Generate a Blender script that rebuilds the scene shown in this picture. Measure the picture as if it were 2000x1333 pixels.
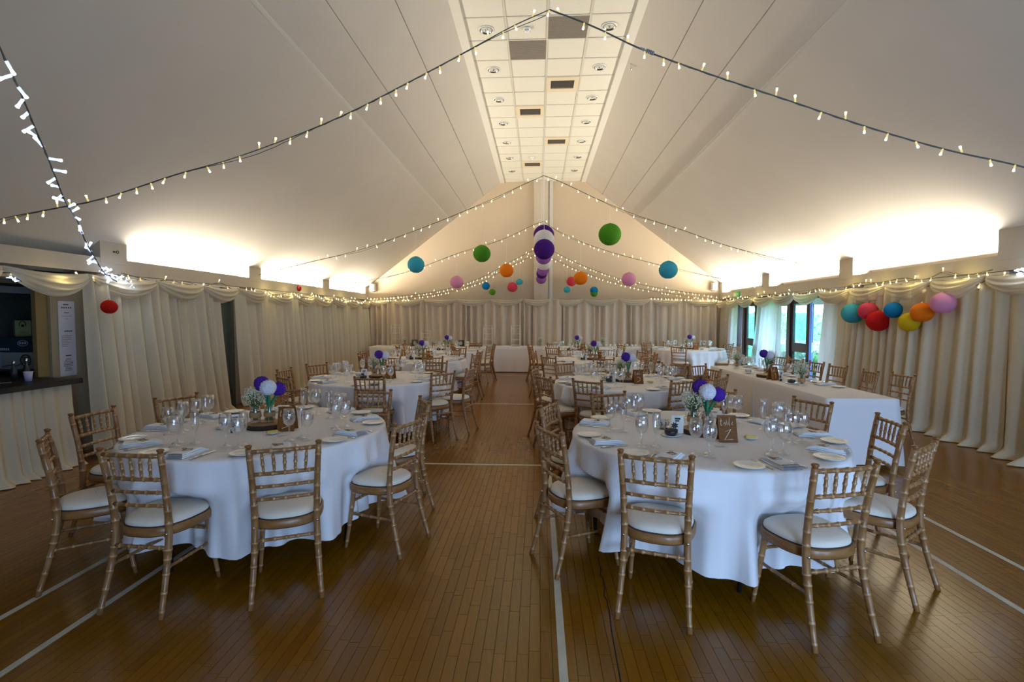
import bpy, math, random
import numpy as np
from mathutils import Vector, Matrix, noise as mnoise
R = math.radians
PI = math.pi
for o in list(bpy.data.objects): bpy.data.objects.remove(o)
scene = bpy.context.scene
C = scene.collection
random.seed(7)

# ---------------------------------------------------------------- camera, sky, exposure
cam_d = bpy.data.cameras.new('camera'); cam = bpy.data.objects.new('camera', cam_d); C.objects.link(cam)
cam_d.sensor_width = 36; cam_d.lens = 989.0*36/2000; cam_d.clip_start = .05; cam_d.clip_end = 200
cam.location = (0, 0, 1.632)
cam.rotation_euler = (PI/2-.047, 0, .0523)
scene.camera = cam
vs = scene.view_settings
vs.view_transform = 'Standard'; vs.look = 'None'; vs.gamma = 1; vs.use_curve_mapping = False
vs.exposure = 1.0
w = bpy.data.worlds.new('overcast_sky'); scene.world = w; w.use_nodes = True
bg = w.node_tree.nodes['Background']; bg.inputs['Color'].default_value = (.38, .62, 1.0, 1); bg.inputs['Strength'].default_value = 16.0
cy = scene.cycles
cy.max_bounces = 7; cy.diffuse_bounces = 4; cy.glossy_bounces = 3; cy.transmission_bounces = 4; cy.transparent_max_bounces = 16
cy.caustics_reflective = False; cy.caustics_refractive = False; cy.sample_clamp_indirect = 3.0

# main dimensions (metres; camera stands at x = 0, y = 0)
XL, XR, XC = -5.48, 5.59, .12          # inner faces of the side beams, centre line
YB, YF = 16.04, -2.6                   # back wall, wall behind the camera
ZC, SL, HS = 5.86, .758, 1.2           # flat ceiling height, slope, half width of the flat strip
BT, BB = 2.38, 2.19                    # beam top and bottom
POSTS = [2.82, 6.10, 9.37, 12.65, 15.80]
ZE = ZC+.07                            # height of the slopes at the edge of the flat strip
def zslope(x): return ZE-SL*(abs(x-XC)-HS)

# large lights: the strip lamps lying behind the side beams, and daylight portals in the window wall
def area_light(name, loc, sx, sy, direction, energy, color, portal=False):
    l = bpy.data.lights.new(name, 'AREA'); l.shape = 'RECTANGLE'; l.size = sx; l.size_y = sy
    l.energy = energy; l.color = color
    if portal: l.cycles.is_portal = True
    o = bpy.data.objects.new(name, l); C.objects.link(o); o.location = loc
    o.rotation_euler = Vector(direction).to_track_quat('-Z', 'Y').to_euler()
    return o
COVE = 105
for k in range(1, 4):
    y0, y1 = POSTS[k]+.45, POSTS[k+1]-.04
    for s, xb in ((1, XL), (-1, XR)):
        lo = area_light('cove_light', (xb-s*.16, (y0+y1)/2, BT-.012), .05, y1-y0, (0, 0, 1), COVE, (1, .90, .74))
        lo.rotation_euler = Matrix(((-.83, 0, -s*.55), (0, 1, 0), (s*.55, 0, -.83))).to_euler()
area_light('window_portal', (2.95, YF-.02, 1.27), 4.6, 2.2, (0, 1, 0), 1, (1, 1, 1), True)
area_light('door_portal', (XR+.2, 11.9, 1.0), 5.2, 2.0, (-1, 0, 0), 1, (1, 1, 1), True).rotation_euler = (PI/2, 0, PI/2)

# ---------------------------------------------------------------- materials
MATS = {}
def nodes(name):
    m = bpy.data.materials.new(name); m.use_nodes = True
    nt = m.node_tree; b = nt.nodes['Principled BSDF']; MATS[name] = m
    return m, nt, b
def mat(name, col, rough=.6, metal=0, noise=0, scale=8, bump=0, bscale=60, emit=0, spec=None, coat=0, col2=None, stretch=None):
    m, nt, b = nodes(name)
    b.inputs['Base Color'].default_value = (*col, 1); b.inputs['Roughness'].default_value = rough; b.inputs['Metallic'].default_value = metal
    if spec is not None: b.inputs['Specular IOR Level'].default_value = spec
    if coat: b.inputs['Coat Weight'].default_value = coat; b.inputs['Coat Roughness'].default_value = .15
    tc = nt.nodes.new('ShaderNodeTexCoord')
    src = tc.outputs['Object']
    if stretch:
        mp = nt.nodes.new('ShaderNodeMapping'); mp.inputs['Scale'].default_value = stretch
        nt.links.new(src, mp.inputs['Vector']); src = mp.outputs['Vector']
    if noise or col2:
        n = nt.nodes.new('ShaderNodeTexNoise'); n.inputs['Scale'].default_value = scale; n.inputs['Detail'].default_value = 4
        nt.links.new(src, n.inputs['Vector'])
        cr = nt.nodes.new('ShaderNodeValToRGB'); cr.color_ramp.elements[0].position = .3; cr.color_ramp.elements[1].position = .72
        a = col2 if col2 else tuple(c*(1-noise) for c in col)
        cr.color_ramp.elements[0].color = (*a, 1); cr.color_ramp.elements[1].color = (*col, 1)
        nt.links.new(n.outputs['Fac'], cr.inputs['Fac']); nt.links.new(cr.outputs['Color'], b.inputs['Base Color'])
    if bump:
        n = nt.nodes.new('ShaderNodeTexNoise'); n.inputs['Scale'].default_value = bscale; n.inputs['Detail'].default_value = 3
        nt.links.new(src, n.inputs['Vector'])
        bp = nt.nodes.new('ShaderNodeBump'); bp.inputs['Strength'].default_value = bump; bp.inputs['Distance'].default_value = .01
        nt.links.new(n.outputs['Fac'], bp.inputs['Height']); nt.links.new(bp.outputs['Normal'], b.inputs['Normal'])
    if emit:
        b.inputs['Emission Color'].default_value = (*col, 1); b.inputs['Emission Strength'].default_value = emit
        m.cycles.emission_sampling = 'NONE'
    return m
def cloth(name, col, trans, bscale=350, bump=.15, tcol=None):
    m, nt, b = nodes(name)
    b.inputs['Base Color'].default_value = (*col, 1); b.inputs['Roughness'].default_value = .85; b.inputs['Specular IOR Level'].default_value = .2
    tc = nt.nodes.new('ShaderNodeTexCoord'); n = nt.nodes.new('ShaderNodeTexNoise'); n.inputs['Scale'].default_value = bscale; n.inputs['Detail'].default_value = 2
    nt.links.new(tc.outputs['Object'], n.inputs['Vector'])
    bp = nt.nodes.new('ShaderNodeBump'); bp.inputs['Strength'].default_value = bump; bp.inputs['Distance'].default_value = .004
    nt.links.new(n.outputs['Fac'], bp.inputs['Height']); nt.links.new(bp.outputs['Normal'], b.inputs['Normal'])
    if trans:
        t = nt.nodes.new('ShaderNodeBsdfTranslucent'); t.inputs['Color'].default_value = (*(tcol or col), 1)
        mx = nt.nodes.new('ShaderNodeMixShader'); mx.inputs['Fac'].default_value = trans
        out = nt.nodes['Material Output']
        nt.links.new(b.outputs['BSDF'], mx.inputs[1]); nt.links.new(t.outputs['BSDF'], mx.inputs[2]); nt.links.new(mx.outputs['Shader'], out.inputs['Surface'])
    return m
def glass(name, tint=(1, 1, 1), base=.06, edge=.75, rough=.03):
    m, nt, b = nodes(name); nt.nodes.remove(b)
    tr = nt.nodes.new('ShaderNodeBsdfTransparent'); tr.inputs['Color'].default_value = (*tint, 1)
    gl = nt.nodes.new('ShaderNodeBsdfGlossy'); gl.inputs['Roughness'].default_value = rough; gl.inputs['Color'].default_value = (.95, .97, 1, 1)
    lw = nt.nodes.new('ShaderNodeLayerWeight'); lw.inputs['Blend'].default_value = .35
    mr = nt.nodes.new('ShaderNodeMapRange'); mr.inputs['To Min'].default_value = base; mr.inputs['To Max'].default_value = edge
    mx = nt.nodes.new('ShaderNodeMixShader')
    nt.links.new(lw.outputs['Facing'], mr.inputs['Value']); nt.links.new(mr.outputs['Result'], mx.inputs['Fac'])
    nt.links.new(tr.outputs['BSDF'], mx.inputs[1]); nt.links.new(gl.outputs['BSDF'], mx.inputs[2])
    nt.links.new(mx.outputs['Shader'], nt.nodes['Material Output'].inputs['Surface'])
    return m
def attr_mat(name, dark, light, rough, attr='tone', coat=0, grain=None, gamp=.7):
    """colour runs between two tones by a per-piece attribute, with a fine grain on top"""
    m, nt, b = nodes(name)
    at = nt.nodes.new('ShaderNodeAttribute'); at.attribute_name = attr
    tc = nt.nodes.new('ShaderNodeTexCoord'); mp = nt.nodes.new('ShaderNodeMapping'); mp.inputs['Scale'].default_value = grain or (1, 1, 1)
    n = nt.nodes.new('ShaderNodeTexNoise'); n.inputs['Scale'].default_value = 1.0; n.inputs['Detail'].default_value = 5
    nt.links.new(tc.outputs['Object'], mp.inputs['Vector']); nt.links.new(mp.outputs['Vector'], n.inputs['Vector'])
    mth = nt.nodes.new('ShaderNodeMath'); mth.operation = 'MULTIPLY_ADD'; mth.inputs[1].default_value = gamp; mth.inputs[2].default_value = -gamp/2
    nt.links.new(n.outputs['Fac'], mth.inputs[0])
    ad = nt.nodes.new('ShaderNodeMath'); ad.operation = 'ADD'; ad.use_clamp = True
    nt.links.new(at.outputs['Fac'], ad.inputs[0]); nt.links.new(mth.outputs['Value'], ad.inputs[1])
    mx = nt.nodes.new('ShaderNodeMix'); mx.data_type = 'RGBA'; mx.inputs[6].default_value = (*dark, 1); mx.inputs[7].default_value = (*light, 1)
    nt.links.new(ad.outputs['Value'], mx.inputs['Factor']); nt.links.new(mx.outputs[2], b.inputs['Base Color'])
    b.inputs['Roughness'].default_value = rough
    if coat: b.inputs['Coat Weight'].default_value = coat; b.inputs['Coat Roughness'].default_value = .12
    return m

mat('ceiling_paint', (.65, .60, .525), .8, noise=.04, scale=1.5)
mat('ceiling_trim', (.66, .63, .56), .6)
mat('gable_paint', (.56, .45, .32), .8, noise=.05, scale=1.2)
mat('beam_paint', (.50, .44, .36), .7, noise=.04, scale=2)
mat('pier_paint', (.52, .45, .35), .8)
mat('slat_dark', (.09, .075, .055), .6)
mat('reflector', (.42, .46, .43), .18, 1)
mat('wall_paint', (.55, .50, .42), .8)
mat('tile', (.70, .67, .57), .85, bump=.25, bscale=90)
mat('tbar', (.62, .58, .48), .5)
mat('grille', (.36, .31, .24), .6, noise=.2, scale=60)
mat('vent_frame', (.70, .60, .42), .6)
mat('dark', (.02, .02, .02), .7)
mat('black', (.015, .015, .017), .45)
mat('chrome', (.85, .85, .85), .12, 1)
mat('steel', (.72, .72, .72), .2, 1)
mat('white_plastic', (.82, .82, .80), .4)
mat('lamp_glass', (.35, .38, .36), .2)
cloth('back_drape', (.72, .60, .47), .15)
cloth('curtain', (.75, .665, .50), .22, tcol=(.75, .72, .66))
cloth('curtain_backlit', (.76, .69, .58), .55, tcol=(.85, .83, .80))  # same fabric as curtain, made paler and more translucent to boost the daylight glow
cloth('swag', (.80, .73, .58), .35)
cloth('table_linen', (.88, .85, .86), .06, bscale=500)
cloth('seat_fabric', (.78, .71, .61), 0, bscale=600)
cloth('napkin_cloth', (.86, .87, .90), .05, bscale=500)
attr_mat('chair_wood', (.20, .073, .018), (.62, .38, .17), .28, 'ring', grain=(35, 35, 9))
mat('seat_rim', (.33, .155, .05), .35, col2=(.22, .095, .028), scale=14, stretch=(1, 1, 5))
mat('piping', (.05, .025, .02), .7)
mat('brass', (.55, .45, .3), .25, 1)
attr_mat('floor_wood', (.150, .054, .001), (.30, .128, .003), .22, 'tone', coat=0, grain=(60, 5, 5), gamp=.45)
MATS['floor_wood'].node_tree.nodes['Principled BSDF'].inputs['Specular IOR Level'].default_value = .36
mat('subfloor', (.03, .016, .007), .8)
mat('line_paint', (.62, .58, .46), .45, noise=.2, scale=12)
mat('crack', (.012, .007, .004), .9)
glass('glassware', base=.07, edge=.95)
glass('pane', (.70, .96, .95), base=.06, edge=.5, rough=.0)
glass('clear_pane', (1, 1, 1), base=.03, edge=.4, rough=.0)
mat('china', (.84, .82, .76), .18)
mat('china_black', (.02, .02, .025), .25)
mat('butter', (.80, .58, .14), .5)
mat('card_white', (.80, .78, .73), .7)
mat('card_brown', (.30, .17, .09), .7, noise=.3, scale=40)
mat('sign_wood', (.24, .095, .02), .55, spec=.2, col2=(.15, .055, .01), scale=20, stretch=(1, 1, 6))
mat('white_ink', (.85, .78, .62), .6)
mat('black_ink', (.03, .03, .03), .7)
mat('bark', (.07, .035, .018), .9, noise=.5, scale=50, bump=.6, bscale=40)
mat('cut_wood', (.40, .22, .10), .6, col2=(.28, .14, .06), scale=25)
mat('twine', (.40, .24, .11), .9, bump=.6, bscale=200)
mat('stem_green', (.01, .20, .08), .5)
mat('leaf_green', (.10, .16, .05), .6)
mat('gypsophila', (.80, .80, .62), .8)
mat('pom_purple', (.07, .010, .30), .85, bump=.9, bscale=120)
mat('pom_white', (.80, .78, .84), .85, bump=.9, bscale=120)
mat('wire_green', (.10, .10, .08), .6)
mat('wire_white', (.35, .37, .36), .5)
mat('led_warm_body', (.85, .68, .25), .4, emit=.35)
mat('led_warm', (1, .83, .48), .4, emit=4.5)
mat('led_cool_body', (.45, .55, .95), .4, emit=.9)
mat('led_cool', (.72, .80, 1), .4, emit=3.2)
mat('door_brown', (.045, .014, .010), .4)
mat('door_blue', (.10, .16, .32), .4)
mat('door_green', (.10, .13, .10), .6)
mat('exit_green', (.02, .35, .12), .5)
mat('bell_red', (.45, .01, .01), .35)
mat('bar_top', (.006, .006, .008), .45, spec=.25)
mat('bar_wall', (.10, .105, .075), .8)
mat('bar_post', (.20, .14, .05), .6)
mat('board', (.30, .25, .17), .7)
mat('paper', (.55, .54, .60), .8)
mat('poster', (.52, .54, .20), .7)
mat('box_card', (.34, .35, .31), .8)
mat('box_dark', (.02, .035, .05), .7)
mat('box_blue', (.35, .48, .62), .7)
mat('cup_paper', (.45, .42, .60), .7)
mat('shutter', (.16, .17, .13), .5)
mat('hedge', (.09, .38, .08), .8, col2=(.03, .16, .05), scale=6)
mat('hedge_leaf', (.16, .52, .12), .6, col2=(.06, .26, .08), scale=9)
mat('blossom', (.75, .72, .70), .7, col2=(.25, .35, .2), scale=12)
mat('paving', (.42, .40, .36), .8, noise=.2, scale=5)
mat('stand_white', (.78, .76, .70), .5)
mat('lamp_tube', (1, .92, .78), .5)
mat('paper_tag', (.78, .74, .66), .7)
LANT = {'cyan': (.07, .48, .60), 'green': (.10, .34, .02), 'pink': (.80, .36, .56), 'orange': (.85, .24, .01), 'blue': (.01, .24, .56), 'rose': (.72, .07, .12),
        'purple': (.085, .015, .22), 'white': (.82, .78, .74), 'lilac': (.32, .12, .42), 'red': (.60, .012, .012), 'yellow': (.75, .55, .015), 'scarlet': (.62, .02, .008)}
for k, c in LANT.items(): cloth('lantern_'+k, c, .3, bscale=900, bump=.05)

# ---------------------------------------------------------------- mesh helpers
class MB:
    def __init__(s): s.v = []; s.f = []; s.m = []; s.sm = []; s.a = []
    def add(s, vs, fs, m=0, smooth=True, a=0.0):
        o = len(s.v); s.v += [tuple(v) for v in vs]; s.f += [tuple(i+o for i in f) for f in fs]
        s.m += [m]*len(fs); s.sm += [smooth]*len(fs)
        s.a += list(a) if hasattr(a, '__len__') else [a]*len(vs)
        return s
    def box(s, x0, x1, y0, y1, z0, z1, m=0, a=0.0):
        v = [(x0, y0, z0), (x1, y0, z0), (x1, y1, z0), (x0, y1, z0), (x0, y0, z1), (x1, y0, z1), (x1, y1, z1), (x0, y1, z1)]
        return s.add(v, [(0, 3, 2, 1), (4, 5, 6, 7), (0, 1, 5, 4), (1, 2, 6, 5), (2, 3, 7, 6), (3, 0, 4, 7)], m, False, a)
    def lathe(s, prof, n=16, c=(0, 0, 0), m=0, close=True, smooth=True):
        vs = []; fs = []; k = len(prof)
        for i in range(n):
            t = 2*PI*i/n; cs, sn = math.cos(t), math.sin(t)
            for r, z in prof: vs.append((c[0]+r*cs, c[1]+r*sn, c[2]+z))
        for i in range(n):
            j = (i+1) % n
            for q in range(k-1):
                fs.append((i*k+q, j*k+q, j*k+q+1, i*k+q+1))
        return s.add(vs, fs, m, smooth)
    def tube(s, pts, rad, n=8, m=0, cap=True, a=0.0, flat=None):
        P = [Vector(p) for p in pts]; k = len(P); rad = rad if hasattr(rad, '__len__') else [rad]*k
        vs = []; fs = []; at = []
        up = Vector((0, 0, 1)); d0 = (P[1]-P[0]).normalized()
        if abs(d0.dot(up)) > .9: up = Vector((1, 0, 0))
        nx = d0.cross(up).normalized()
        for i in range(k):
            d = (P[min(i+1, k-1)]-P[max(i-1, 0)]).normalized()
            nx = (nx-d*nx.dot(d)).normalized(); ny = d.cross(nx)
            for j in range(n):
                t = 2*PI*j/n
                vs.append(P[i]+nx*(rad[i]*math.cos(t))+ny*(rad[i]*math.sin(t)*(flat or 1)))
                at.append(a[i] if hasattr(a, '__len__') else a)
        for i in range(k-1):
            for j in range(n):
                q = (j+1) % n; fs.append((i*n+j, i*n+q, (i+1)*n+q, (i+1)*n+j))
        if cap: fs.append(tuple(range(n-1, -1, -1))); fs.append(tuple((k-1)*n+j for j in range(n)))
        return s.add(vs, fs, m, True, at)
    def grid(s, fn, nu, nv, m=0, closed=False, smooth=True):
        vs = []; fs = []
        for i in range(nu+(0 if closed else 1)):
            for j in range(nv+1): vs.append(fn(i/nu, j/nv))
        W = nv+1; nn = nu
        for i in range(nu):
            q = (i+1) % nu if closed else i+1
            for j in range(nv): fs.append((i*W+j, q*W+j, q*W+j+1, i*W+j+1))
        return s.add(vs, fs, m, smooth)
    def ball(s, c, r, nu=16, nv=10, m=0, sq=1.0):
        prof = [(max(1e-4, r*math.sin(PI*i/nv)), -r*sq*math.cos(PI*i/nv)) for i in range(nv+1)]
        return s.lathe(prof, nu, c, m)
    def xf(s, M):
        s.v = [tuple(M @ Vector(v)) for v in s.v]; return s
    def mesh(s, name, mats, attr=None):
        me = bpy.data.meshes.new(name); me.from_pydata(s.v, [], s.f)
        for q in (mats if isinstance(mats, (list, tuple)) else [mats]): me.materials.append(MATS[q])
        me.polygons.foreach_set('material_index', s.m); me.polygons.foreach_set('use_smooth', s.sm)
        if attr:
            A = me.attributes.new(attr, 'FLOAT', 'POINT'); A.data.foreach_set('value', s.a)
        me.update(); return me
    def build(s, name, mats, parent=None, attr=None):
        return link(name, s.mesh(name, mats, attr), parent)
KIDS = {}
def link(name, me, parent=None, loc=None, rot=None):
    o = bpy.data.objects.new(name, me); C.objects.link(o)
    if parent: o.parent = parent; KIDS.setdefault(parent.as_pointer(), []).append(o)
    if loc: o.location = loc
    if rot: o.rotation_euler = rot
    return o
def empty(name, loc=(0, 0, 0), rz=0):
    o = bpy.data.objects.new(name, None); o.empty_display_size = .05; C.objects.link(o)
    o.location = loc; o.rotation_euler = (0, 0, rz); return o
def tag(o, label=None, cat=None, group=None, kind=None):
    if label: o['label'] = label
    if cat: o['category'] = cat
    if group: o['group'] = group
    if kind: o['kind'] = kind
    return o
def copy_tree(o, parent=None):
    c = o.copy(); C.objects.link(c); c.parent = parent
    if parent: KIDS.setdefault(parent.as_pointer(), []).append(c)
    for ch in KIDS.get(o.as_pointer(), ()): copy_tree(ch, c)
    return c
def struct(o): o['kind'] = 'structure'; return o
def lerp(a, b, t): return a+(b-a)*t
def sm(a, b, x):
    t = max(0, min(1, (x-a)/(b-a))); return t*t*(3-2*t)
USED = {}
class Proto:
    """first use moves the original, later uses copy it with all its parts"""
    def __init__(s, root): s.root = root; s.n = 0
    def put(s, loc, rz, label, cat=None, group=None, sc=None):
        o = s.root if s.n == 0 else copy_tree(s.root); s.n += 1
        o.location = loc; o.rotation_euler = (0, 0, rz)
        if sc: o.scale = sc
        tag(o, label, cat, group); return o

# ================================================================ THE ROOM
# floor: narrow hardwood strips, the nearest 300 as single planks
fl = MB().box(-6.6, 6.7, YF-.2, YB+.2, -.10, -.004).build('floor', 'subfloor'); struct(fl)
PW, PLN = .0565, .34
def plank(mb, x, y, l, t, gap=.0011, z=0):
    x0, x1, y0, y1, zb = x+gap/2, x+PW-gap/2, y+gap/2, y+l-gap/2, -.004
    b = .0006
    v = [(x0, y0, zb), (x1, y0, zb), (x1, y1, zb), (x0, y1, zb), (x0+b, y0+b, z), (x1-b, y0+b, z), (x1-b, y1-b, z), (x0+b, y1-b, z)]
    mb.add(v, [(4, 5, 6, 7), (0, 1, 5, 4), (1, 2, 6, 5), (2, 3, 7, 6), (3, 0, 4, 7)], 0, False, t)
rp = random.Random(3); planks = []
for i in range(int((XR+.1-(XL-.1))/PW)):
    x = XL-.1+i*PW; y = YF-rp.random()*PLN
    base = rp.random()*.18
    while y < YB:
        l = PLN*rp.choice((.8, 1, 1, 1.2)); planks.append((x, y, l, .22+base+rp.random()*.22)); y += l
def seen(pl):
    x, y = pl[0]+PW/2, pl[1]+pl[2]*.5
    c, s_ = math.cos(.0523), math.sin(.0523); xr, yr = c*x+s_*y, -s_*x+c*y
    if yr < .5: return 99
    c, s_ = math.cos(.047), math.sin(.047); fw = c*yr+s_*1.632; up = s_*yr-c*1.632
    u, v = 1000+989*xr/fw, 666.5-989*up/fw
    return fw if -20 < u < 2020 and v < 1345 else 99
order = sorted(range(len(planks)), key=lambda i: seen(planks[i])); near = set(order[:300])
rest = MB()
for i, pl in enumerate(planks):
    if i in near:
        mb = MB(); plank(mb, 0, 0, pl[2], pl[3]); link('plank', mb.mesh('plank', 'floor_wood', 'tone'), fl, (pl[0], pl[1], 0))
    else: plank(rest, *pl)
o = rest.build('plank_field', 'floor_wood', fl, 'tone'); o['kind'] = 'stuff'
# badminton court lines painted on the boards
X0, YN = .118, 7.48
for (xa, xb, ya, yb) in ((-2.59, -2.55, -6.7, 6.7), (2.55, 2.59, -6.7, 6.7), (-3.05, -3.01, -6.7, 6.7), (3.01, 3.05, -6.7, 6.7),
                         (-.02, .02, -6.7, -1.98), (-.02, .02, 1.98, 6.7), (-3.05, 3.05, -1.98, -1.94), (-3.05, 3.05, 1.94, 1.98), (-3.05, 3.05, 6.66, 6.7)):
    MB().box(X0+xa, X0+xb, YN+ya, YN+yb, -.002, .0009).build('court_line', 'line_paint', fl)
rc = random.Random(5); pts = []
for i in range(30):
    t = i/29; pts.append((.365+.045*t+(rc.uniform(-.008, .008) if .42 < t < .85 else 0), 2.0+1.4*t, .0004))
MB().tube(pts, .0035, 4, flat=.2).build('floor_crack', 'crack', fl)

# back gable wall, with its centre pier and the boxed conduit
def prism(poly, y0, y1, mb=None, m=0):
    mb = mb or MB(); n = len(poly)
    v = [(x, y0, z) for x, z in poly]+[(x, y1, z) for x, z in poly]
    f = [tuple(range(n)), tuple(range(2*n-1, n-1, -1))]+[((i+1) % n, i, n+i, n+(i+1) % n) for i in range(n)]
    return mb.add(v, f, m, False)
XO = .72
zo = zslope(XR+XO)
gp = [(XL-XO, 0), (XR+XO, 0), (XR+XO, zslope(XR+XO)+.1), (XC+HS+.05, ZC+.1), (XC-HS-.05, ZC+.1), (XL-XO, zslope(XL-XO)+.1)]
wb = prism(gp, YB, YB+.15).build('wall_back', 'gable_paint'); struct(wb)
MB().box(-.15, .30, YB-.19, YB+.02, 0, ZC).build('pier', 'pier_paint', wb)
MB().box(.33, .44, YB-.07, YB+.02, 0, ZC).build('conduit_box', 'ceiling_trim', wb)
# wall behind the camera: a row of glazed doors lets the daylight in
zt, zb_, wy = 2.42, .12, YF
wf = MB(); WX0, WN, WW = .70, 3, 1.50
WX1 = WX0+WN*WW
wf.box(XL-XO, WX0, wy-.15, wy, 0, 2.6); wf.box(WX1, XR+XO, wy-.15, wy, 0, 2.6); wf.box(WX0, WX1, wy-.15, wy, 0, zb_)
prism([(XL-XO, zt), (XR+XO, zt), (XR+XO, 2.5), (XC+HS+.05, ZC+.1), (XC-HS-.05, ZC+.1), (XL-XO, 2.5)], wy-.15, wy, wf)
for k in range(WN+1):
    x = WX0+k*WW; wf.box(x-.09, x+.09, wy-.15, wy, 0, zt)
struct(wf.build('wall_front', 'wall_paint'))
wf2 = MB().box(WX0+WW+.09, WX0+2*WW-.09, wy-.15, wy, 0, zt).build('wall_front_pier', 'wall_paint'); struct(wf2)
for k in (0, 2):
    x0 = WX0+k*WW+.09; x1 = x0+WW-.18
    fr = MB()
    for xa, xb, za, zb in ((x0, x0+.07, zb_, zt), (x1-.07, x1, zb_, zt), (x0, x1, zb_, zb_+.07), (x0, x1, zt-.07, zt), ((x0+x1)/2-.05, (x0+x1)/2+.05, zb_, zt)): fr.box(xa, xb, wy-.11, wy-.04, za, zb)
    wo = struct(fr.build('window_%d' % (k+1), 'door_brown'))
    for xa, xb in ((x0+.07, (x0+x1)/2-.05), ((x0+x1)/2+.05, x1-.07)):
        MB().box(xa, xb, wy-.08, wy-.072, zb_+.07, zt-.07).build('pane', 'clear_pane', wo)
# side walls behind the curtains, with the shelf of the light cove on top
BAR0, BAR1 = 2.6, 5.50
def side_wall(name, x, s, openings):
    mb = MB(); y = YF
    for (a, b, z0, z1) in openings:
        mb.box(min(x, x+s*.1), max(x, x+s*.1), y, a, 0, 2.16)
        if z0 > 0: mb.box(min(x, x+s*.1), max(x, x+s*.1), a, b, 0, z0)
        if z1 < 2.16: mb.box(min(x, x+s*.1), max(x, x+s*.1), a, b, z1, 2.16)
        y = b
    mb.box(min(x, x+s*.1), max(x, x+s*.1), y, YB, 0, 2.16)
    xo = x+s*(XO-.16)
    mb.box(min(x, xo), max(x, xo), YF, YB, 2.06, 2.16)
    return struct(mb.build(name, 'wall_paint'))
wl = side_wall('wall_left', XL-.14, -1, [(BAR0, BAR1, 0, 2.1), (8.05, 9.05, 0, 2.05)])
wr = side_wall('wall_right', XR+.14, 1, [(9.75, 14.95, 0, 2.1)])
# sloping ceilings, in long boards parted by joints, the lower field one smooth plaster sheet
def ceiling_panel(s, d0, d1, name, parent, lift=0, th=.05):
    a = []
    for d, e in ((d0, 0), (d1, 0), (d1, th), (d0, th)):
        x = XC+s*(HS+d); z = ZE-SL*d+e-lift; a.append((x, z))
    if s < 0: a = a[::-1]
    return prism(a, YF-.1, YB+.02).build(name, 'ceiling_paint', parent)
for s, nm in ((-1, 'ceiling_left'), (1, 'ceiling_right')):
    base = ceiling_panel(s, 0, 5.3, nm, None, lift=-.03); struct(base); base.data.materials[0] = MATS['tbar']
    for d0, d1, lf in ((.02, .645, 0), (.655, 1.195, 0), (1.205, 1.64, 0), (1.672, 5.28, .004)):
        ceiling_panel(s, d0, d1, 'ceiling_panel', base, lf, .04)
    a = [(XC+s*(HS+d), ZE-SL*d-e) for d, e in ((1.640, -.02), (1.674, -.02), (1.672, .014), (1.645, .010))]
    prism(a if s > 0 else a[::-1], YF-.1, YB+.02).build('joint_batten', 'ceiling_trim', base)
    MB().box(*sorted((XC+s*(HS-.005), XC+s*(HS+.13))), YF, YB+.01, ZC-.03, ZC+.10).build('edge_trim', 'ceiling_trim', base)
# flat strip of square tiles in a metal grid
cl = MB().box(XC-HS-.1, XC+HS+.1, YF-.1, YB+.1, ZC+.06, ZC+.12).build('ceiling', 'tbar'); struct(cl)
D0 = 7.33; rows = range(-17, 15)
grd = MB()
for k in rows: grd.box(XC-HS, XC+HS, D0+.6*k-.012, D0+.6*k+.012, ZC-.004, ZC+.03)
for j in range(5): grd.box(XC-HS+.6*j-.012, XC-HS+.6*j+.012, YF, YB, ZC-.0045, ZC+.03)
grd.build('tile_grid', 'tbar', cl)
skip = {(0, 2): 'g', (1, 1): 'g', (3, 2): 'v', (5, 1): 'v', (8, 2): 'v', (11, 1): 'v'}
tm = MB().box(.013, .587, .013, .587, 0, .03).mesh('tile', 'tile'); trow = random.Random(9)
for k in rows:
    for j in range(4):
        if (k, j) in skip or D0+.6*k+.3 > YB: continue
        if j in (0, 3) and k in (0, 2, 4, 6, 8, 10, 12): pass
        link('ceiling_tile', tm, cl, (XC-HS+.6*j, D0+.6*k, ZC+.002+trow.random()*.003))
ordw = ['first', 'second', 'third', 'fourth', 'fifth', 'sixth', 'seventh', 'eighth', 'ninth', 'tenth', 'eleventh', 'twelfth', 'thirteenth', 'fourteenth']
n = 0
for (k, j), t in skip.items():
    x, y = XC-HS+.6*j+.3, D0+.6*k+.3
    if t == 'g':
        e = empty('ceiling_grille', (x, y, ZC)); tag(e, 'square brown perforated grille in the ceiling, '+('nearer the camera' if k == 0 else 'left of the centre bar'), 'grille', 'ceiling grilles')
        MB().box(-.287, .287, -.287, .287, .0, .02).build('plate', 'grille', e)
        b = MB()
        for i in range(29): b.box(-.28, .28, -.28+i*.0195, -.274+i*.0195, -.004, .001)
        b.build('louvre_grid', 'grille', e)
    else:
        e = empty('ceiling_vent', (x, y, ZC)); tag(e, 'cream framed air vent with dark slats, %s from the camera' % ordw[n], 'vent', 'ceiling air vents'); n += 1
        b = MB()
        for q in ((-.29, .29, -.29, -.16), (-.29, .29, .16, .29), (-.29, -.21, -.16, .16), (.21, .29, -.16, .16)): b.box(*q, -.012, .02)
        b.build('frame', 'vent_frame', e); MB().box(-.22, .22, -.17, .17, .05, .06).build('duct', 'dark', e)
        sl = MB().box(-.21, .21, -.004, .03, -.003, .003).mesh('slat', 'slat_dark')
        for i in range(7): link('slat', sl, e, (0, -.14+i*.043, .018), (-.7, 0, 0))
dl = empty('downlight')
MB().lathe([(.112, .0), (.110, -.008), (.098, -.012), (.092, 0)], 28).build('rim', 'white_plastic', dl)
MB().lathe([(.098, -.012), (.094, -.016), (.088, -.008), (.070, .016), (.045, .024), (.001, .0245)], 28).build('reflector', 'reflector', dl)
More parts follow.
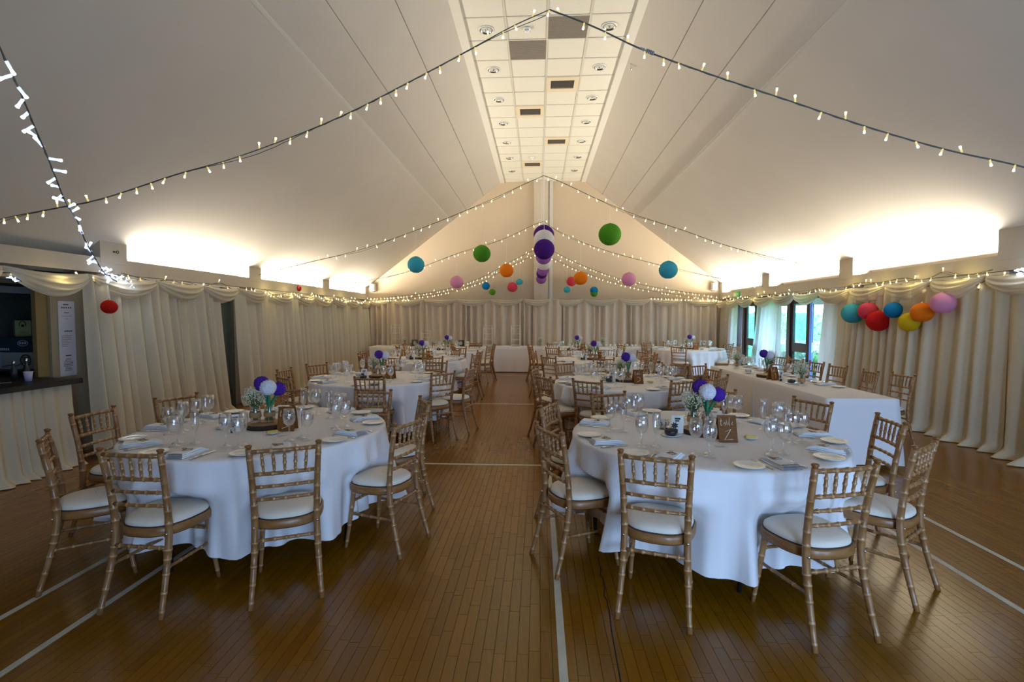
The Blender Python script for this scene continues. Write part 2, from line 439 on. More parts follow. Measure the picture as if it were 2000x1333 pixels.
MB().ball((0, 0, .0), .022, 14, 8).build('bulb', 'chrome', dl)
P = Proto(dl)
for j, side in ((0, 'left'), (3, 'right')):
    for i, k in enumerate((0, 2, 4, 6, 8, 10, 12)):
        P.put((XC-HS+.6*j+.3, D0+.6*k+.3, ZC), 0, 'round chrome recessed downlight, %s in the %s-hand row' % (ordw[i], side), 'downlight', 'recessed ceiling downlights')
sd = empty('smoke_detector')
MB().lathe([(.055, 0), (.055, -.015), (.04, -.03), (.036, -.045), (.001, -.05)], 20).build('body', 'white_plastic', sd)
b = MB()
for i in range(6): t = i*PI/3; b.box(.037*math.cos(t)-.007, .037*math.cos(t)+.007, .037*math.sin(t)-.007, .037*math.sin(t)+.007, -.04, -.032)
b.build('sensor_slots', 'black', sd)
P = Proto(sd)
P.put((XC-HS+.9, D0+.3, ZC), 0, 'white smoke detector beside the nearest ceiling grille', 'smoke detector')
P.put((XC-HS+.9, D0+6.3, ZC), 0, 'small white smoke detector near the far ceiling vent', 'smoke detector')
hk = MB().tube([(0, 0, 0), (0, 0, -.05), (.01, 0, -.07), (.022, 0, -.06)], .005, 6).ball((0, 0, -.09), .02, 10, 6)
o = hk.build('ceiling_hook', 'steel'); o.location = (1.50, 8.6, zslope(1.50)); tag(o, 'small metal hook hanging from the right ceiling slope', 'hook')
# side beams and their posts, lamps lying behind
n = 1
for s, xb, side in ((1, XL, 'left'), (-1, XR, 'right')):
    bm = struct(MB().box(*sorted((xb, xb-s*.09)), YF, YB, BB, BT).build('trim_%d' % n, 'beam_paint')); n += 1
    for k, y in enumerate(POSTS):
        y1 = y+(.415 if k < 4 else .23); xi, xo = xb+s*.004, xb-s*.50
        v = [(xx_, yy_, zz_) for yy_ in (y, y1) for xx_, zz_ in ((xi, BT-.06), (xo, BT-.19), (xo, zslope(xo)+.02), (xi, zslope(xi)+.02))]
        po = MB().add(v, [(0, 1, 2, 3), (7, 6, 5, 4), (0, 4, 5, 1), (1, 5, 6, 2), (2, 6, 7, 3), (3, 7, 4, 0)], 0, False)
        struct(po.build('trim_%d' % n, 'beam_paint')); n += 1
    for k in range(1, 4):
        y0, y1 = POSTS[k]+.45, POSTS[k+1]-.04
        e = empty('strip_lamp', (xb-s*.21, (y0+y1)/2, 2.16))
        tag(e, '%s strip lamp glowing behind the %s beam' % (('nearest', 'middle', 'farthest')[k-1], side), 'strip lamp', 'strip lamps behind the beams')
        h = (y1-y0)/2; MB().box(-.04, .04, -h, h, 0, .05).build('batten', 'white_plastic', e)
        MB().tube([(0, -h+.05, .08), (0, h-.05, .08)], .013, 10).build('tube', 'lamp_tube', e)
# speakers, alarm bell, exit sign, post hook
sp = empty('wall_speaker')
MB().lathe([(.001, -.11), (.075, -.105), (.08, -.09), (.08, .09), (.075, .105), (.001, .11)], 20).build('grille', 'white_plastic', sp)
MB().box(-.085, .085, .02, .10, -.115, .115).build('cabinet', 'white_plastic', sp)
MB().box(-.03, .03, .06, .16, -.14, -.09).build('bracket', 'black', sp)
P = Proto(sp)
P.put((-5.27, YB-.16, 2.58), 0, 'white wall speaker high in the left back corner', 'speaker', 'corner wall speakers')
P.put((5.38, YB-.16, 2.58), 0, 'white wall speaker high in the right back corner', 'speaker', 'corner wall speakers')
e = empty('alarm_bell', (XL+.0, 11.34, 2.29)); tag(e, 'small red alarm bell fixed on the left beam', 'alarm')
b = MB().lathe([(.001, .07), (.04, .065), (.062, .04), (.068, .0), (.001, 0)], 18); b.xf(Matrix.Rotation(PI/2, 4, 'Y')).build('gong', 'bell_red', e)
MB().ball((.075, 0, 0), .012, 8, 6).build('cap', 'chrome', e)
e = empty('exit_sign', (XR-.02, 14.62, 2.28)); tag(e, 'small green and white emergency exit sign on the right beam', 'exit sign')
MB().box(-.02, .02, -.19, .19, -.075, .075).build('panel', 'exit_green', e)
b = MB(); xx = -.021
for y0, y1, z0, z1 in ((.09, .16, -.055, .055), (-.005, .02, .03, .052), (-.012, .018, -.01, .026), (-.05, -.01, .01, .02), (.018, .05, -.005, .008), (-.03, -.005, -.05, -.012), (.01, .035, -.055, -.012), (-.16, -.08, -.006, .006), (-.16, -.13, -.02, .02)): b.box(xx-.002, xx, y0, y1, z0, z1)
b.build('pictogram', 'white_plastic', e)
e = empty('post_hook', (XL+.004, 6.32, 2.475)); tag(e, 'black screw hook in the nearest left post', 'hook')
pts = [(.0, 0, 0), (.015, 0, 0)]+[(.02, .02+.018*math.cos(t), .018*math.sin(t)) for t in np.linspace(PI, 3*PI, 12)]
MB().tube(pts, .004, 6).build('ring', 'black', e); MB().ball((.004, -.02, 0), .012, 8, 6).build('bolt', 'black', e)

# glazed doors in the right wall
def glazed_leaf(parent, w, z1, name='door_leaf', matn='door_brown', mid=True):
    """leaf standing in the local y-z plane, hinge at y = 0"""
    f = MB(); t = .025; st = .10
    f.box(-t, t, 0, st, .02, z1); f.box(-t, t, w-st, w, .02, z1); f.box(-t, t, st, w-st, .02, .20); f.box(-t, t, st, w-st, z1-.10, z1); f.box(-t, t, st, w-st, .86, 1.06)
    lf = f.build(name, matn, parent)
    MB().box(-.004, .004, st, w-st, 1.06, z1-.10).build('pane', 'pane', lf); MB().box(-.004, .004, st, w-st, .20, .86).build('pane', 'pane', lf)
    h = MB().tube([(-.05, w-.05, 1.08), (-.05, w-.05, 1.16)], .008, 6).tube([(-.02, w-.05, 1.08), (-.05, w-.05, 1.08), (-.055, w-.15, 1.08)], .008, 6)
    h.build('handle', 'steel', lf); return lf
XD = XR+.19
for nm, y0, y1, kind in (('door_1', 13.0, 14.5, 'shut'), ('door_2', 10.15, 11.95, 'open'), ('window_4', 11.95, 13.0, 'win'), ('window_5', 14.5, 14.95, 'win'), ('window_6', 9.75, 10.15, 'win')):
    f = MB()
    for a, b_, c_, d_ in ((y0, y0+.07, 0, 2.1), (y1-.07, y1, 0, 2.1), (y0, y1, 2.03, 2.1)): f.box(XD-.06, XD+.06, a, b_, c_, d_)
    root = struct(f.build(nm, 'door_brown'))
    if kind == 'win':
        MB().box(XD-.005, XD+.005, y0+.07, y1-.07, .0, 2.03).build('pane', 'clear_pane', root)
    else:
        mid = (y0+y1)/2 if kind == 'shut' else 11.12
        a = glazed_leaf(root, y1-.07-mid, 2.03); a.location = (XD, y1-.07, 0); a.rotation_euler = (0, 0, PI)
        bq = glazed_leaf(root, mid-y0-.07, 2.03, matn='door_brown' if kind == 'shut' else 'door_blue'); bq.location = (XD, y0+.07, 0)
        if kind == 'open': bq.location = (XD, mid-.03, 0); bq.rotation_euler = (0, 0, -.52)
# door in the left wall, glimpsed between the curtains
f = MB()
for a, b_, c_, d_ in ((8.05, 8.13, 0, 2.05), (8.97, 9.05, 0, 2.05), (8.05, 9.05, 1.97, 2.05)): f.box(XL-.25, XL-.12, a, b_, c_, d_)
d3 = struct(f.build('door_3', 'bar_wall'))
MB().box(XL-.22, XL-.18, 8.13, 8.97, .01, 1.97).build('door_leaf', 'door_green', d3)
MB().box(XL-.18, XL-.15, 8.70, 8.75, .92, 1.08).build('handle', 'black', d3)

# outdoors by the open doors: paving, a clipped hedge, blossom and a tree behind it
struct(MB().box(XR+.3, 40, -6, 40, -.16, -.06).build('ground', 'paving'))
rh = random.Random(21)
def leafy(name, x0, x1, y0, y1, z0, z1, mat1, mat2, n, lab, cat, round_=0):
    e = empty(name, ((x0+x1)/2, (y0+y1)/2, z0)); tag(e, lab, cat)
    sx, sy, sz = (x1-x0)/2, (y1-y0)/2, (z1-z0)
    def fn(u, v):
        t = 2*PI*u; ph = PI*v
        k = 1 if round_ else 1/max(abs(math.cos(t)), abs(math.sin(t)))
        r = math.sin(ph)**(1 if round_ else .22)
        zz = .5-.5*math.cos(ph)
        p_ = Vector((sx*r*k*math.cos(t), sy*r*k*math.sin(t), sz*zz))
        d = mnoise.noise(p_*2.2)*.12+mnoise.noise(p_*7)*.05
        return p_*(1+d*.5)+Vector((d*.3, 0, 0))
    MB().grid(fn, 64, 24, closed=True).build('foliage_mass', mat1, e)
    b = MB()
    for i in range(n):
        u, v = rh.random(), rh.random(); p_ = Vector(fn(u, .04+.92*v)); nn = Vector((rh.uniform(-1, 1), rh.uniform(-1, 1), rh.uniform(-.4, 1))).normalized()
        t1 = nn.orthogonal().normalized(); t2 = nn.cross(t1); a_ = rh.uniform(0, 6.3); d1 = t1*math.cos(a_)+t2*math.sin(a_); d2 = nn.cross(d1); L = rh.uniform(.05, .10)
        p_ += Vector((p_.x, p_.y, 0)).normalized()*rh.uniform(0, .06)
        b.add([p_-d1*L, p_+d2*L*.45, p_+d1*L, p_-d2*L*.45], [(0, 1, 2, 3)], 0, False)
    o = b.build('leaves', mat2, e); o['kind'] = 'stuff'
    return e
leafy('hedge', 8.2, 10.0, 8, 26, -.06, 1.75, 'hedge', 'hedge_leaf', 5000, 'clipped green hedge outside the open doors', 'hedge')
leafy('flowering_shrub', 6.75, 7.75, 11.4, 17, -.06, .95, 'hedge_leaf', 'blossom', 2500, 'pale flowering shrub in front of the hedge outside', 'shrub', 1)
gt = leafy('garden_tree', 11, 14, 15, 19.5, 1.5, 4.2, 'hedge', 'hedge_leaf', 3000, 'leafy tree rising behind the hedge outside', 'tree', 1)
MB().tube([(0, 0, -1.56), (.05, 0, -.5), (0, .05, .8)], [.16, .12, .09], 10).build('trunk', 'bark', gt)

# ================================================================ DRAPERY
def curtain(p0, p1, q0, q1, nrm, zt, zb, nf, amp, seed, label, group, nv=22, flare=.0, m='curtain', top=.42):
    rg = random.Random(seed); ws = [rg.uniform(.45, 1.7) for _ in range(nf)]; tot = sum(ws); ed = [0]
    for w_ in ws: ed.append(ed[-1]+w_/tot)
    am = [rg.uniform(.4, 1.25) for _ in range(nf+1)]; sway = [rg.uniform(-.5, .5) for _ in range(nf+2)]
    p0, p1, q0, q1 = (Vector((*q, 0)) for q in (p0, p1, q0, q1)); N = Vector((*nrm, 0)); T = (p1-p0).normalized(); L = (p1-p0).length
    us = []
    for i in range(nf):
        for k in range(9): us.append((lerp(ed[i], ed[i+1], k/9), i, k/9))
    us.append((1, nf-1, 1.0))
    def fn(a, b):
        i0 = min(len(us)-1, int(round(a*(len(us)-1)))); u, i, t = us[i0]; v = b
        f = (.5-.5*math.cos(2*PI*t))**.85*lerp(am[i], am[i+1], t)
        sw = lerp(sway[i], sway[i+1], t)*.10*v*v
        pos = lerp(lerp(p0, p1, u), lerp(q0, q1, u), v**1.6)+T*sw
        depth = amp*(top+(1-top)*v**.7)*f + .012*math.sin(9*u*L+seed)*v
        z = lerp(zt, zb, v)
        if b > .955:
            k = (b-.955)/.045; depth += flare*k*(.6+.8*f); z = zb+max(0, .012*(1-k))+.01*f
        return pos+N*depth+Vector((0, 0, z))
    o = MB().grid(fn, len(us)-1, nv).build('curtain', m)
    return tag(o, label, 'curtain', group)
G = 'pleated cream wall drapes'
curtain((XL+.03, 5.80), (XL+.03, 8.42), (XL+.42, 5.45), (XL+.0, 8.62), (1, 0), 2.14, .006, 16, .22, 1, 'cream pleated drape between the bar and the left door gap', G, flare=.10)
curtain((XL+.02, 8.86), (XL+.02, 12.5), (XL+.06, 8.86), (XL+.02, 12.5), (1, 0), 2.14, .006, 16, .22, 2, 'cream pleated drape just beyond the left door gap', G, flare=.06)
curtain((XL+.02, 12.5), (XL+.02, 15.85), (XL+.02, 12.5), (XL+.02, 15.8), (1, 0), 2.14, .006, 15, .20, 3, 'cream pleated drape at the far end of the left wall', G, flare=.04)
bx = [-5.42, -3.61, -1.52, -.17, .72, 2.46, 4.0, 5.5]
bn = ['at the left corner of the back wall', 'second from the left on the back wall', 'just left of the centre pier', 'hanging in front of the centre pier', 'just right of the centre pier', 'second from the right on the back wall', 'at the right corner of the back wall']
for i in range(7):
    y = YB-.22 if i == 3 else YB-.13
    curtain((bx[i], y), (bx[i+1], y), (bx[i], y), (bx[i+1], y), (0, -1), 2.16, .006, max(4, int((bx[i+1]-bx[i])*5.0)), .19, 10+i, 'beige pleated drape '+bn[i], G, nv=14, m='back_drape', top=.8)
curtain((XR-.02, 14.5), (XR-.02, 15.85), (XR-.06, 14.55), (XR-.04, 15.8), (-1, 0), 2.12, .006, 8, .11, 31, 'daylit drape in the right back corner beside the glazed door', G, flare=.03, m='curtain_backlit')
curtain((XR-.02, 11.95), (XR-.02, 13.25), (XR-.05, 11.85), (XR-.10, 13.6), (-1, 0), 2.12, .006, 8, .12, 32, 'daylit drape hanging between the two glazed doors', G, flare=.03, m='curtain_backlit')
curtain((XR-.02, 8.3), (XR-.02, 10.22), (XR-.05, 8.3), (XR-.06, 10.42), (-1, 0), 2.14, .006, 10, .13, 33, 'cream drape beside the open door on the right wall', G, flare=.05)
curtain((XR-.02, 6.3), (XR-.02, 8.3), (XR-.06, 6.3), (XR-.05, 8.3), (-1, 0), 2.14, .006, 8, .20, 34, 'cream drape behind the row of coloured lanterns', G, flare=.10)
curtain((XR-.02, 3.4), (XR-.02, 6.3), (XR-.12, 3.4), (XR-.06, 6.3), (-1, 0), 2.14, .006, 10, .24, 35, 'cream drape nearest the camera on the right wall', G, flare=.14)

def swag(a, b, nrm, drop, seed, label, zt=2.17):
    rg = random.Random(seed); a, b = Vector((*a, 0)), Vector((*b, 0)); N = Vector((*nrm, 0)); L = (b-a).length
    ph = rg.uniform(0, 6); sk = rg.uniform(-.12, .12); nr = rg.choice((3, 3.5, 4))
    def fn(u, v):
        s4 = max(0, 4*u*(1-u)); us = u+sk*s4*.4
        s5 = max(0, 4*us*(1-us)) if 0 < us < 1 else 0
        bot = .06+drop*s5**.8
        top = .012+.035*s4
        z = zt-lerp(top, bot, v)
        ridge = (.5-.5*math.cos(2*PI*nr*(v**1.15)+ph*.2))**.7
        out = .035+.10*s4**.5*math.sin(PI*min(1, v*.9+.05))**.8+.060*s4**.4*ridge+.012*(1-s4)*math.cos(6*PI*v)
        if v > .9: out -= .03*(v-.9)/.1
        return lerp(a, b, u)+N*out+Vector((0, 0, z))
    o = MB().grid(fn, 22, 18).build('swag', 'swag'); return tag(o, label, 'swag', 'scalloped swags along the wall tops')
jl = [2.9, 3.9, 4.88, 5.85, 6.94, 7.93, 8.86, 9.85, 10.9, 11.95, 13.0, 14.0, 15.0, 15.95]
jr = [3.4, 4.5, 5.55, 6.59, 7.45, 8.38, 9.3, 10.3, 11.28, 12.28, 13.33, 14.32, 15.15, 15.95]
jb = [-5.42, -4.67, -3.61, -2.56, -1.52, -.47, .40, 1.4, 2.46, 3.44, 4.44, 5.52]
for i in range(len(jl)-1):
    where = 'over the bar opening' if i == 2 else '%s along the left wall' % ordw[i]
    swag((XL+.02, jl[i]), (XL+.02, jl[i+1]), (1, 0), .24 if i != 2 else .25, 40+i, 'cream scalloped swag %s, counted from the camera' % where if i != 2 else 'wide cream swag drooping over the bar opening')
for i in range(len(jr)-1):
    swag((XR-.02, jr[i]), (XR-.02, jr[i+1]), (-1, 0), .22, 60+i, 'cream scalloped swag %s along the right wall, counted from the camera' % ordw[i], 2.16)
for i in range(len(jb)-1):
    yy = YB-.24 if i == 5 else YB-.16
    swag((jb[i], yy), (jb[i+1], yy), (0, -1), .20, 80+i, 'cream scalloped swag %s along the back wall, counted from the left' % ordw[i], 2.22)

# ================================================================ BAR IN THE LEFT WALL
br = MB(); xa, xb = XL-2.2, XL-.24
br.box(xa-.1, xa, 1.6, 7.9, 0, 2.06); br.box(xa, xb, 7.8, 7.9, 0, 2.06); br.box(xa, xb, 1.6, 1.7, 0, 2.06); br.box(xa, xb, 1.6, 7.9, -.05, 0); br.box(xa, xb, 1.6, 7.9, 2.0, 2.05)
struct(br.build('wall_bar', 'bar_wall'))
e = empty('bar_counter', (XL, 4.1, 0)); tag(e, 'dark bar counter jutting from the left wall opening', 'counter')
MB().box(-.55, .40, -1.5, 1.27, .90, .955).build('worktop', 'bar_top', e)
MB().box(-.20, .26, -1.45, 1.16, 0, .90).build('front_panel', 'bar_wall', e)
def skirt(u, v):
    y = 2.62+u*2.70; f = (.5-.5*math.cos(u*2*PI*21+2*math.sin(u*23)))*(.25+.75*v)
    return (XL+.30+.07*f+.05*v*v+(.08 if v > .97 else 0), y, lerp(.90, .008, v))
o = MB().grid(skirt, 170, 14).build('bar_skirt', 'curtain'); tag(o, 'gathered cream cloth skirt hung around the bar front', 'table skirt')
o = struct(MB().box(XL-.15, XL-.10, 5.35, 5.50, .96, 2.06).build('trim_20', 'bar_post'))
o = MB().box(XL-.10, XL-.07, 5.49, 5.98, .0, 2.1).build('notice_board', 'board'); tag(o, 'tan board panel between the bar and the first drape', 'board')
pm = empty('menu_sheet', (XL-.066, 5.68, 1.38)); tag(pm, 'long white printed menu strip pinned to the tan board', 'menu')
MB().box(0, .003, -.105, .105, -.44, .44).build('sheet', 'paper', pm)
b = MB(); rg = random.Random(4); z = .40
def bar(y0, y1, z0, z1, bb=b): bb.box(.003, .0045, y0, y1, z0, z1)
bar(-.035, .03, .395, .405)
for i in range(5): bar(-.062+i*.028, -.048+i*.028, .355, .372)
bar(-.03, .03, .30, .308); bar(-.06, .06, .262, .266); bar(-.01, .012, .23, .235)
for i in range(6): bar(-.035+i*.017, -.024+i*.017, .08, .08+.012+.012*rg.random())
for i in range(7): bar(-.075, -.075+rg.uniform(.06, .14), .03-i*.02, .034-i*.02)
bar(-.03, .04, -.205, -.193)
for i in range(9): q = rg.uniform(.03, .065); bar(-q, q, -.24-i*.017, -.235-i*.017)
b.build('print', 'black_ink', pm)
def shelf_box(name, c, sx, sy, sz, m, lab, rz=.0):
    e = empty(name, c, rz); tag(e, lab, 'box')
    MB().box(-sx, sx, -sy, sy, 0, sz).build('carton', m, e); return e
bc = empty('back_counter', (XL-1.15, 6.1, 0)); tag(bc, 'dark back shelf inside the bar', 'shelf')
MB().box(-.8, .55, -.3, .75, .92, .98).build('top', 'bar_top', bc); MB().box(-.75, .5, -.2, .7, 0, .92).build('body', 'bar_wall', bc)
e = shelf_box('drinks_box', (-6.53, 6.16, .98), .215, .15, .21, 'box_card', 'grey drinks carton with a round dark emblem on the bar shelf', .1)
b = MB(); b.tube([(.08+.06*math.cos(t), -.152, .11+.07*math.sin(t)) for t in np.linspace(0, 2*PI, 20)], .007, 5)
for i in range(4): b.box(.04, .12, -.154, -.151, .075+i*.022, .086+i*.022)
b.tube([(-.2, -.152, .03), (-.1, -.152, .05), (-.02, -.152, .04), (.02, -.152, .07)], .006, 5); b.build('emblem', 'black_ink', e)
e = shelf_box('drinks_box', (-6.56, 6.16, 1.195), .22, .15, .185, 'box_dark', 'dark blue drinks carton with pale oval logo on the bar shelf', .1)
b = MB(); b.tube([(.08+.06*math.cos(t), -.152, .11+.035*math.sin(t)) for t in np.linspace(0, 2*PI, 20)], .004, 5)
for i in range(3): b.box(.04+i*.03, .06+i*.03, -.154, -.151, .10, .125)
for i in range(5): b.box(-.2+i*.025, -.185+i*.025, -.154, -.151, .02, .05)
b.build('logo', 'paper', e)
e = shelf_box('drinks_box', (-6.92, 6.18, .98), .14, .15, .21, 'box_blue', 'pale blue drinks carton at the far left of the bar shelf', .1)
b = MB(); b.tube([(.03+.05*math.cos(t), -.152, .12+.06*math.sin(t)) for t in np.linspace(0, 2*PI, 20)], .006, 5); b.build('emblem', 'black_ink', e)
e = empty('wall_poster', (-6.80, 6.34, 1.375)); tag(e, 'yellow green square poster behind the cartons in the bar', 'poster')
MB().box(-.11, .11, 0, .004, 0, .215).build('sheet', 'poster', e)
b = MB(); b.tube([(.045*math.cos(t), -.001, .16+.045*math.sin(t)) for t in np.linspace(-.4, PI+.4, 14)], .005, 5); b.box(-.02, .02, -.002, 0, .13, .16); b.box(-.05, .05, -.002, 0, .06, .064); b.box(-.04, .04, -.002, 0, .045, .049)
b.build('print', 'black_ink', e)
MB().box(-.14, .14, .004, .03, -.395, .20).build('backing', 'bar_wall', e)
e = empty('price_notice', (-6.13, 5.90, 1.20), .3); tag(e, 'small yellow green notice taped beside the bar post', 'notice')
MB().box(-.055, .055, 0, .004, 0, .16).build('sheet', 'poster', e); MB().box(-.02, .03, -.002, 0, .09, .095).build('print', 'black_ink', e)
MB().box(-.055, .055, .004, .02, -.22, .19).build('backing', 'bar_post', e)
e = empty('roller_shutter', (-6.66, 6.90, .98)); tag(e, 'dark slatted roller shutter at the back of the bar', 'shutter')
for i in range(14): MB().box(-.52, .52, 0, .02, i*.07, i*.07+.062).build('slat', 'shutter', e)
e = empty('paper_cup', (XL+.10, 5.05, .955)); tag(e, 'lilac paper cup standing on the bar counter', 'cup')
MB().lathe([(.001, .002), (.028, 0), (.04, .10), (.037, .10), (.026, .006), (.001, .006)], 20).build('body', 'cup_paper', e)
MB().lathe([(.041, .098), (.043, .103), (.039, .104)], 20).build('rim', 'card_white', e)
rg = random.Random(8)
for i, (x, y, hh, lab) in enumerate(((-5.66, 5.16, .19, 'dark bottle with silver cap at the bar post'), (-5.76, 5.02, .16, 'short dark bottle behind the paper cup'), (-5.62, 5.26, .21, 'tall dark bottle standing at the end of the bar counter'))):
    e = empty('bottle', (x, y, .955)); tag(e, lab, 'bottle', 'bottles on the bar')
    MB().lathe([(.001, 0), (.03, 0), (.03, hh*.55), (.012, hh*.75), (.012, hh)], 14).build('body', 'black', e); MB().lathe([(.014, hh-.01), (.014, hh+.015), (.001, hh+.016)], 12).build('cap', 'steel', e)
o = MB().box(-.10, .10, -.008, .008, 0, .006).build('bar_spoon', 'steel'); o.location = (XL-.02, 4.86, .955); o.rotation_euler = (0, 0, 1.2); tag(o, 'thin pale stick lying on the bar counter beside the cup', 'stirrer')

# ================================================================ CHAIR
def bamboo(pts, r0, rings, n=10, sub=3, amp=1.25):
    """tube through pts, ring bulges at the fractions given; returns path, radii, ring tone"""
    P = [Vector(p) for p in pts]
    def at(t):
        k = len(P)-1; q = min(k-1e-6, t*k); i = int(q); f = q-i
        a, b_, c_, d_ = P[max(0, i-1)], P[i], P[i+1], P[min(k, i+2)]
        return .5*((2*b_)+(c_-a)*f+(2*a-5*b_+4*c_-d_)*f*f+(-a+3*b_-3*c_+d_)*f**3)
    L = sum((P[i+1]-P[i]).length for i in range(len(P)-1))
    ts = {0: (0, 0), 1: (0, 0)}; e = .0032/L
    for t in np.linspace(0, 1, max(4, int(L/.05))): ts[float(t)] = (0, .0)
    for q in rings:
        for d, k in ((-2.2*e, 0), (-e*1.1, 1), (e*1.1, 1), (2.2*e, 0)):
            if 0 < q+d < 1: ts[q+d] = (k, 1)
    T = sorted(ts); rf = r0 if callable(r0) else (lambda t: r0)
    return [at(t) for t in T], [rf(t)*(amp if ts[t][0] else 1) for t in T], [.26 if not ts[t][1] else (.62 if ts[t][0] else .16) for t in T]
def bpart(name, parent, pts, r0, rings, n=8, amp=1.25):
    a, b_, c_ = bamboo(pts, r0, rings, amp=amp); return MB().tube(a, b_, n, a=c_).build(name, 'chair_wood', parent, 'ring')
def make_chair():
    e = empty('banquet_chair'); px = {0: .182, .43: .160, .915: .180}
    def post(s): return [(s*.186, -.255, 0), (s*.172, -.195, .22), (s*.165, -.158, .43), (s*.170, -.175, .66), (s*.182, -.218, .90)]
    def pz(s, z):
        P = post(s)
        for i in range(4):
            if P[i][2] <= z <= P[i+1][2]:
                t = (z-P[i][2])/(P[i+1][2]-P[i][2]); return tuple(lerp(P[i][k], P[i+1][k], t) for k in range(3))
        return P[-1]
    for s in (-1, 1):
        o = bpart('back_post', e, post(s), lambda t: lerp(.0145, .0195, sm(0, .45, t))-.003*sm(.5, 1, t), [.06, .155, .25, .34, .40, .57, .65, .735, .82, .92], 10, 1.10)
        MB().lathe([(.001, -.01), (.013, -.01), (.0125, .004), (.019, .013), (.019, .018), (.012, .023), (.001, .024)], 12, (s*.182, -.218, .90)).build('finial', 'chair_wood', o, 'ring')
        MB().ball((s*.168, -.179, .436), .0075, 8, 6).build('bolt', 'steel', o)
        bpart('leg', e, [(s*.150, .150, .43), (s*.163, .175, .22), (s*.180, .205, 0)], lambda t: .018-.006*t, [.12, .35, .62, .85], 9, 1.12)
        a, b_ = pz(s, .25), (s*.163, .172, .245); bpart('side_stretcher', e, [a, tuple(lerp(a[k], b_[k], .5) for k in range(3)), b_], .0095, [.08, .3, .5, .7, .92], 7)
    def rail(name, z, r, rings, bow=.012):
        a, b_ = pz(-1, z), pz(1, z); m = ((a[0]+b_[0])/2, a[1]-bow, z); return bpart(name, e, [a, m, b_], r, rings, 8)
    rail('top_rail', .882, .0125, [.17, .335, .5, .665, .83])
    rail('back_rail', .745, .0115, [.17, .335, .5, .665, .83]); rail('back_rail', .668, .0105, [.17, .335, .5, .665, .83]); rail('back_rail', .592, .0105, [.17, .335, .5, .665, .83])
    for i in range(5):
        f = (i+1)/6; xt = lerp(-.182, .182, f)*.98; xb_ = lerp(-.172, .172, f)*.94; yt, yb_ = -.222, -.203
        a, b_, c_ = bamboo([(xt, yt, .882), (lerp(xt, xb_, .5), lerp(yt, yb_, .5), .813), (xb_, yb_, .745)], lambda t: .0044+.0048*math.sin(PI*min(1, t*1.02))**1.2, [.30, .55, .78], amp=1.28)
        MB().tube(a, b_, 7, a=c_).build('spindle', 'chair_wood', e, 'ring')
    a, b_ = pz(-1, .355), pz(1, .355); bpart('back_stretcher', e, [a, ((a[0]+b_[0])/2, a[1]-.004, .355), b_], .0105, [.17, .335, .5, .665, .83], 8)
    bpart('front_stretcher', e, [(-.158, .163, .33), (0, .165, .33), (.158, .163, .33)], .0095, [.1, .3, .5, .7, .9], 7)
    def seat_r(t, kx, ky):
        c_, s_ = math.cos(t), math.sin(t); p_ = 2.7
        r = (abs(c_/kx)**p_+abs(s_/ky)**p_)**(-1/p_); x, y = r*c_, r*s_
        return x*(1+.12*y/ky*.9), y+.015
    def ringm(u, v):
        t = 2*PI*u; prof = [(0, .418), (.002, .412), (.006, .42), (.006, .455), (.0, .463), (-.02, .463), (-.022, .418), (0, .418)]
        d, z = prof[int(round(v*7))]; x, y = seat_r(t, .196+d, .198+d); return (x, y, z)
    MB().grid(ringm, 48, 7, closed=True).build('seat_frame', 'seat_rim', e)
    def pad(u, v):
        t = 2*PI*u; k = [1, 1.012, 1.0, .93, .75, .45, .02][int(round(v*6))]; z = [.463, .472, .487, .499, .508, .513, .514][int(round(v*6))]
        x, y = seat_r(t, .186, .188); return (x*k, .015+(y-.015)*k, z)
    p_ = MB().grid(pad, 48, 6, closed=True).build('seat_pad', 'seat_fabric', e)
    MB().tube([(*seat_r(2*PI*i/48, .189, .191), .466) for i in range(49)], .0042, 6, cap=False).build('piping', 'piping', p_)
    return e
chairP = Proto(make_chair())
def clock(dx, dy):
    h = round((math.atan2(dx, dy) % (2*PI))/(PI/6)) % 12
    return h
HOUR = ['twelve', 'one', 'two', 'three', 'four', 'five', 'six', 'seven', 'eight', 'nine', 'ten', 'eleven']

# ================================================================ TABLEWARE PROTOTYPES
def P1(name, mb, mats): return Proto(mb.build(name, mats))
plateP = P1('side_plate', MB().lathe([(.001, .006), (.045, .006), (.058, .008), (.084, .017), (.085, .019), (.083, .0195), (.058, .012), (.045, .009), (.001, .009)], 32), 'china')
def napkin_mesh():
    b = MB()
    for k, (sx, sy, z0, z1, dx) in enumerate(((.062, .115, .0, .010, 0), (.058, .110, .010, .020, .003), (.054, .100, .020, .030, -.002))):
        def fn(u, v, sx=sx, sy=sy, z0=z0, z1=z1, dx=dx):
            y = lerp(-sy, sy, u); t = v*2*PI; x = sx*max(-1, min(1, 1.25*math.cos(t))); z = lerp(z0, z1, .5+.5*max(-1, min(1, 1.3*math.sin(t))))
            return (x+dx, y, z*(1-.45*(u > .85)*(u-.85)/.15)+.0015*math.sin(9*u+k))
        b.grid(fn, 14, 16)
    return b
napP = P1('napkin', napkin_mesh(), 'napkin_cloth')
def fork_mesh():
    b = MB(); b.tube([(0, -.09, .004), (0, -.05, .005), (0, .02, .007), (0, .045, .004)], [.0075, .006, .0035, .005], 8, flat=.35)
    b.box(-.010, .010, .042, .058, .002, .0045)
    for i in range(4): x = -.0088+i*.0058; b.tube([(x, .056, .003), (x, .08, .004), (x, .098, .008)], [.0019, .0017, .0011], 5)
    return b
forkP = P1('fork', fork_mesh(), 'steel')
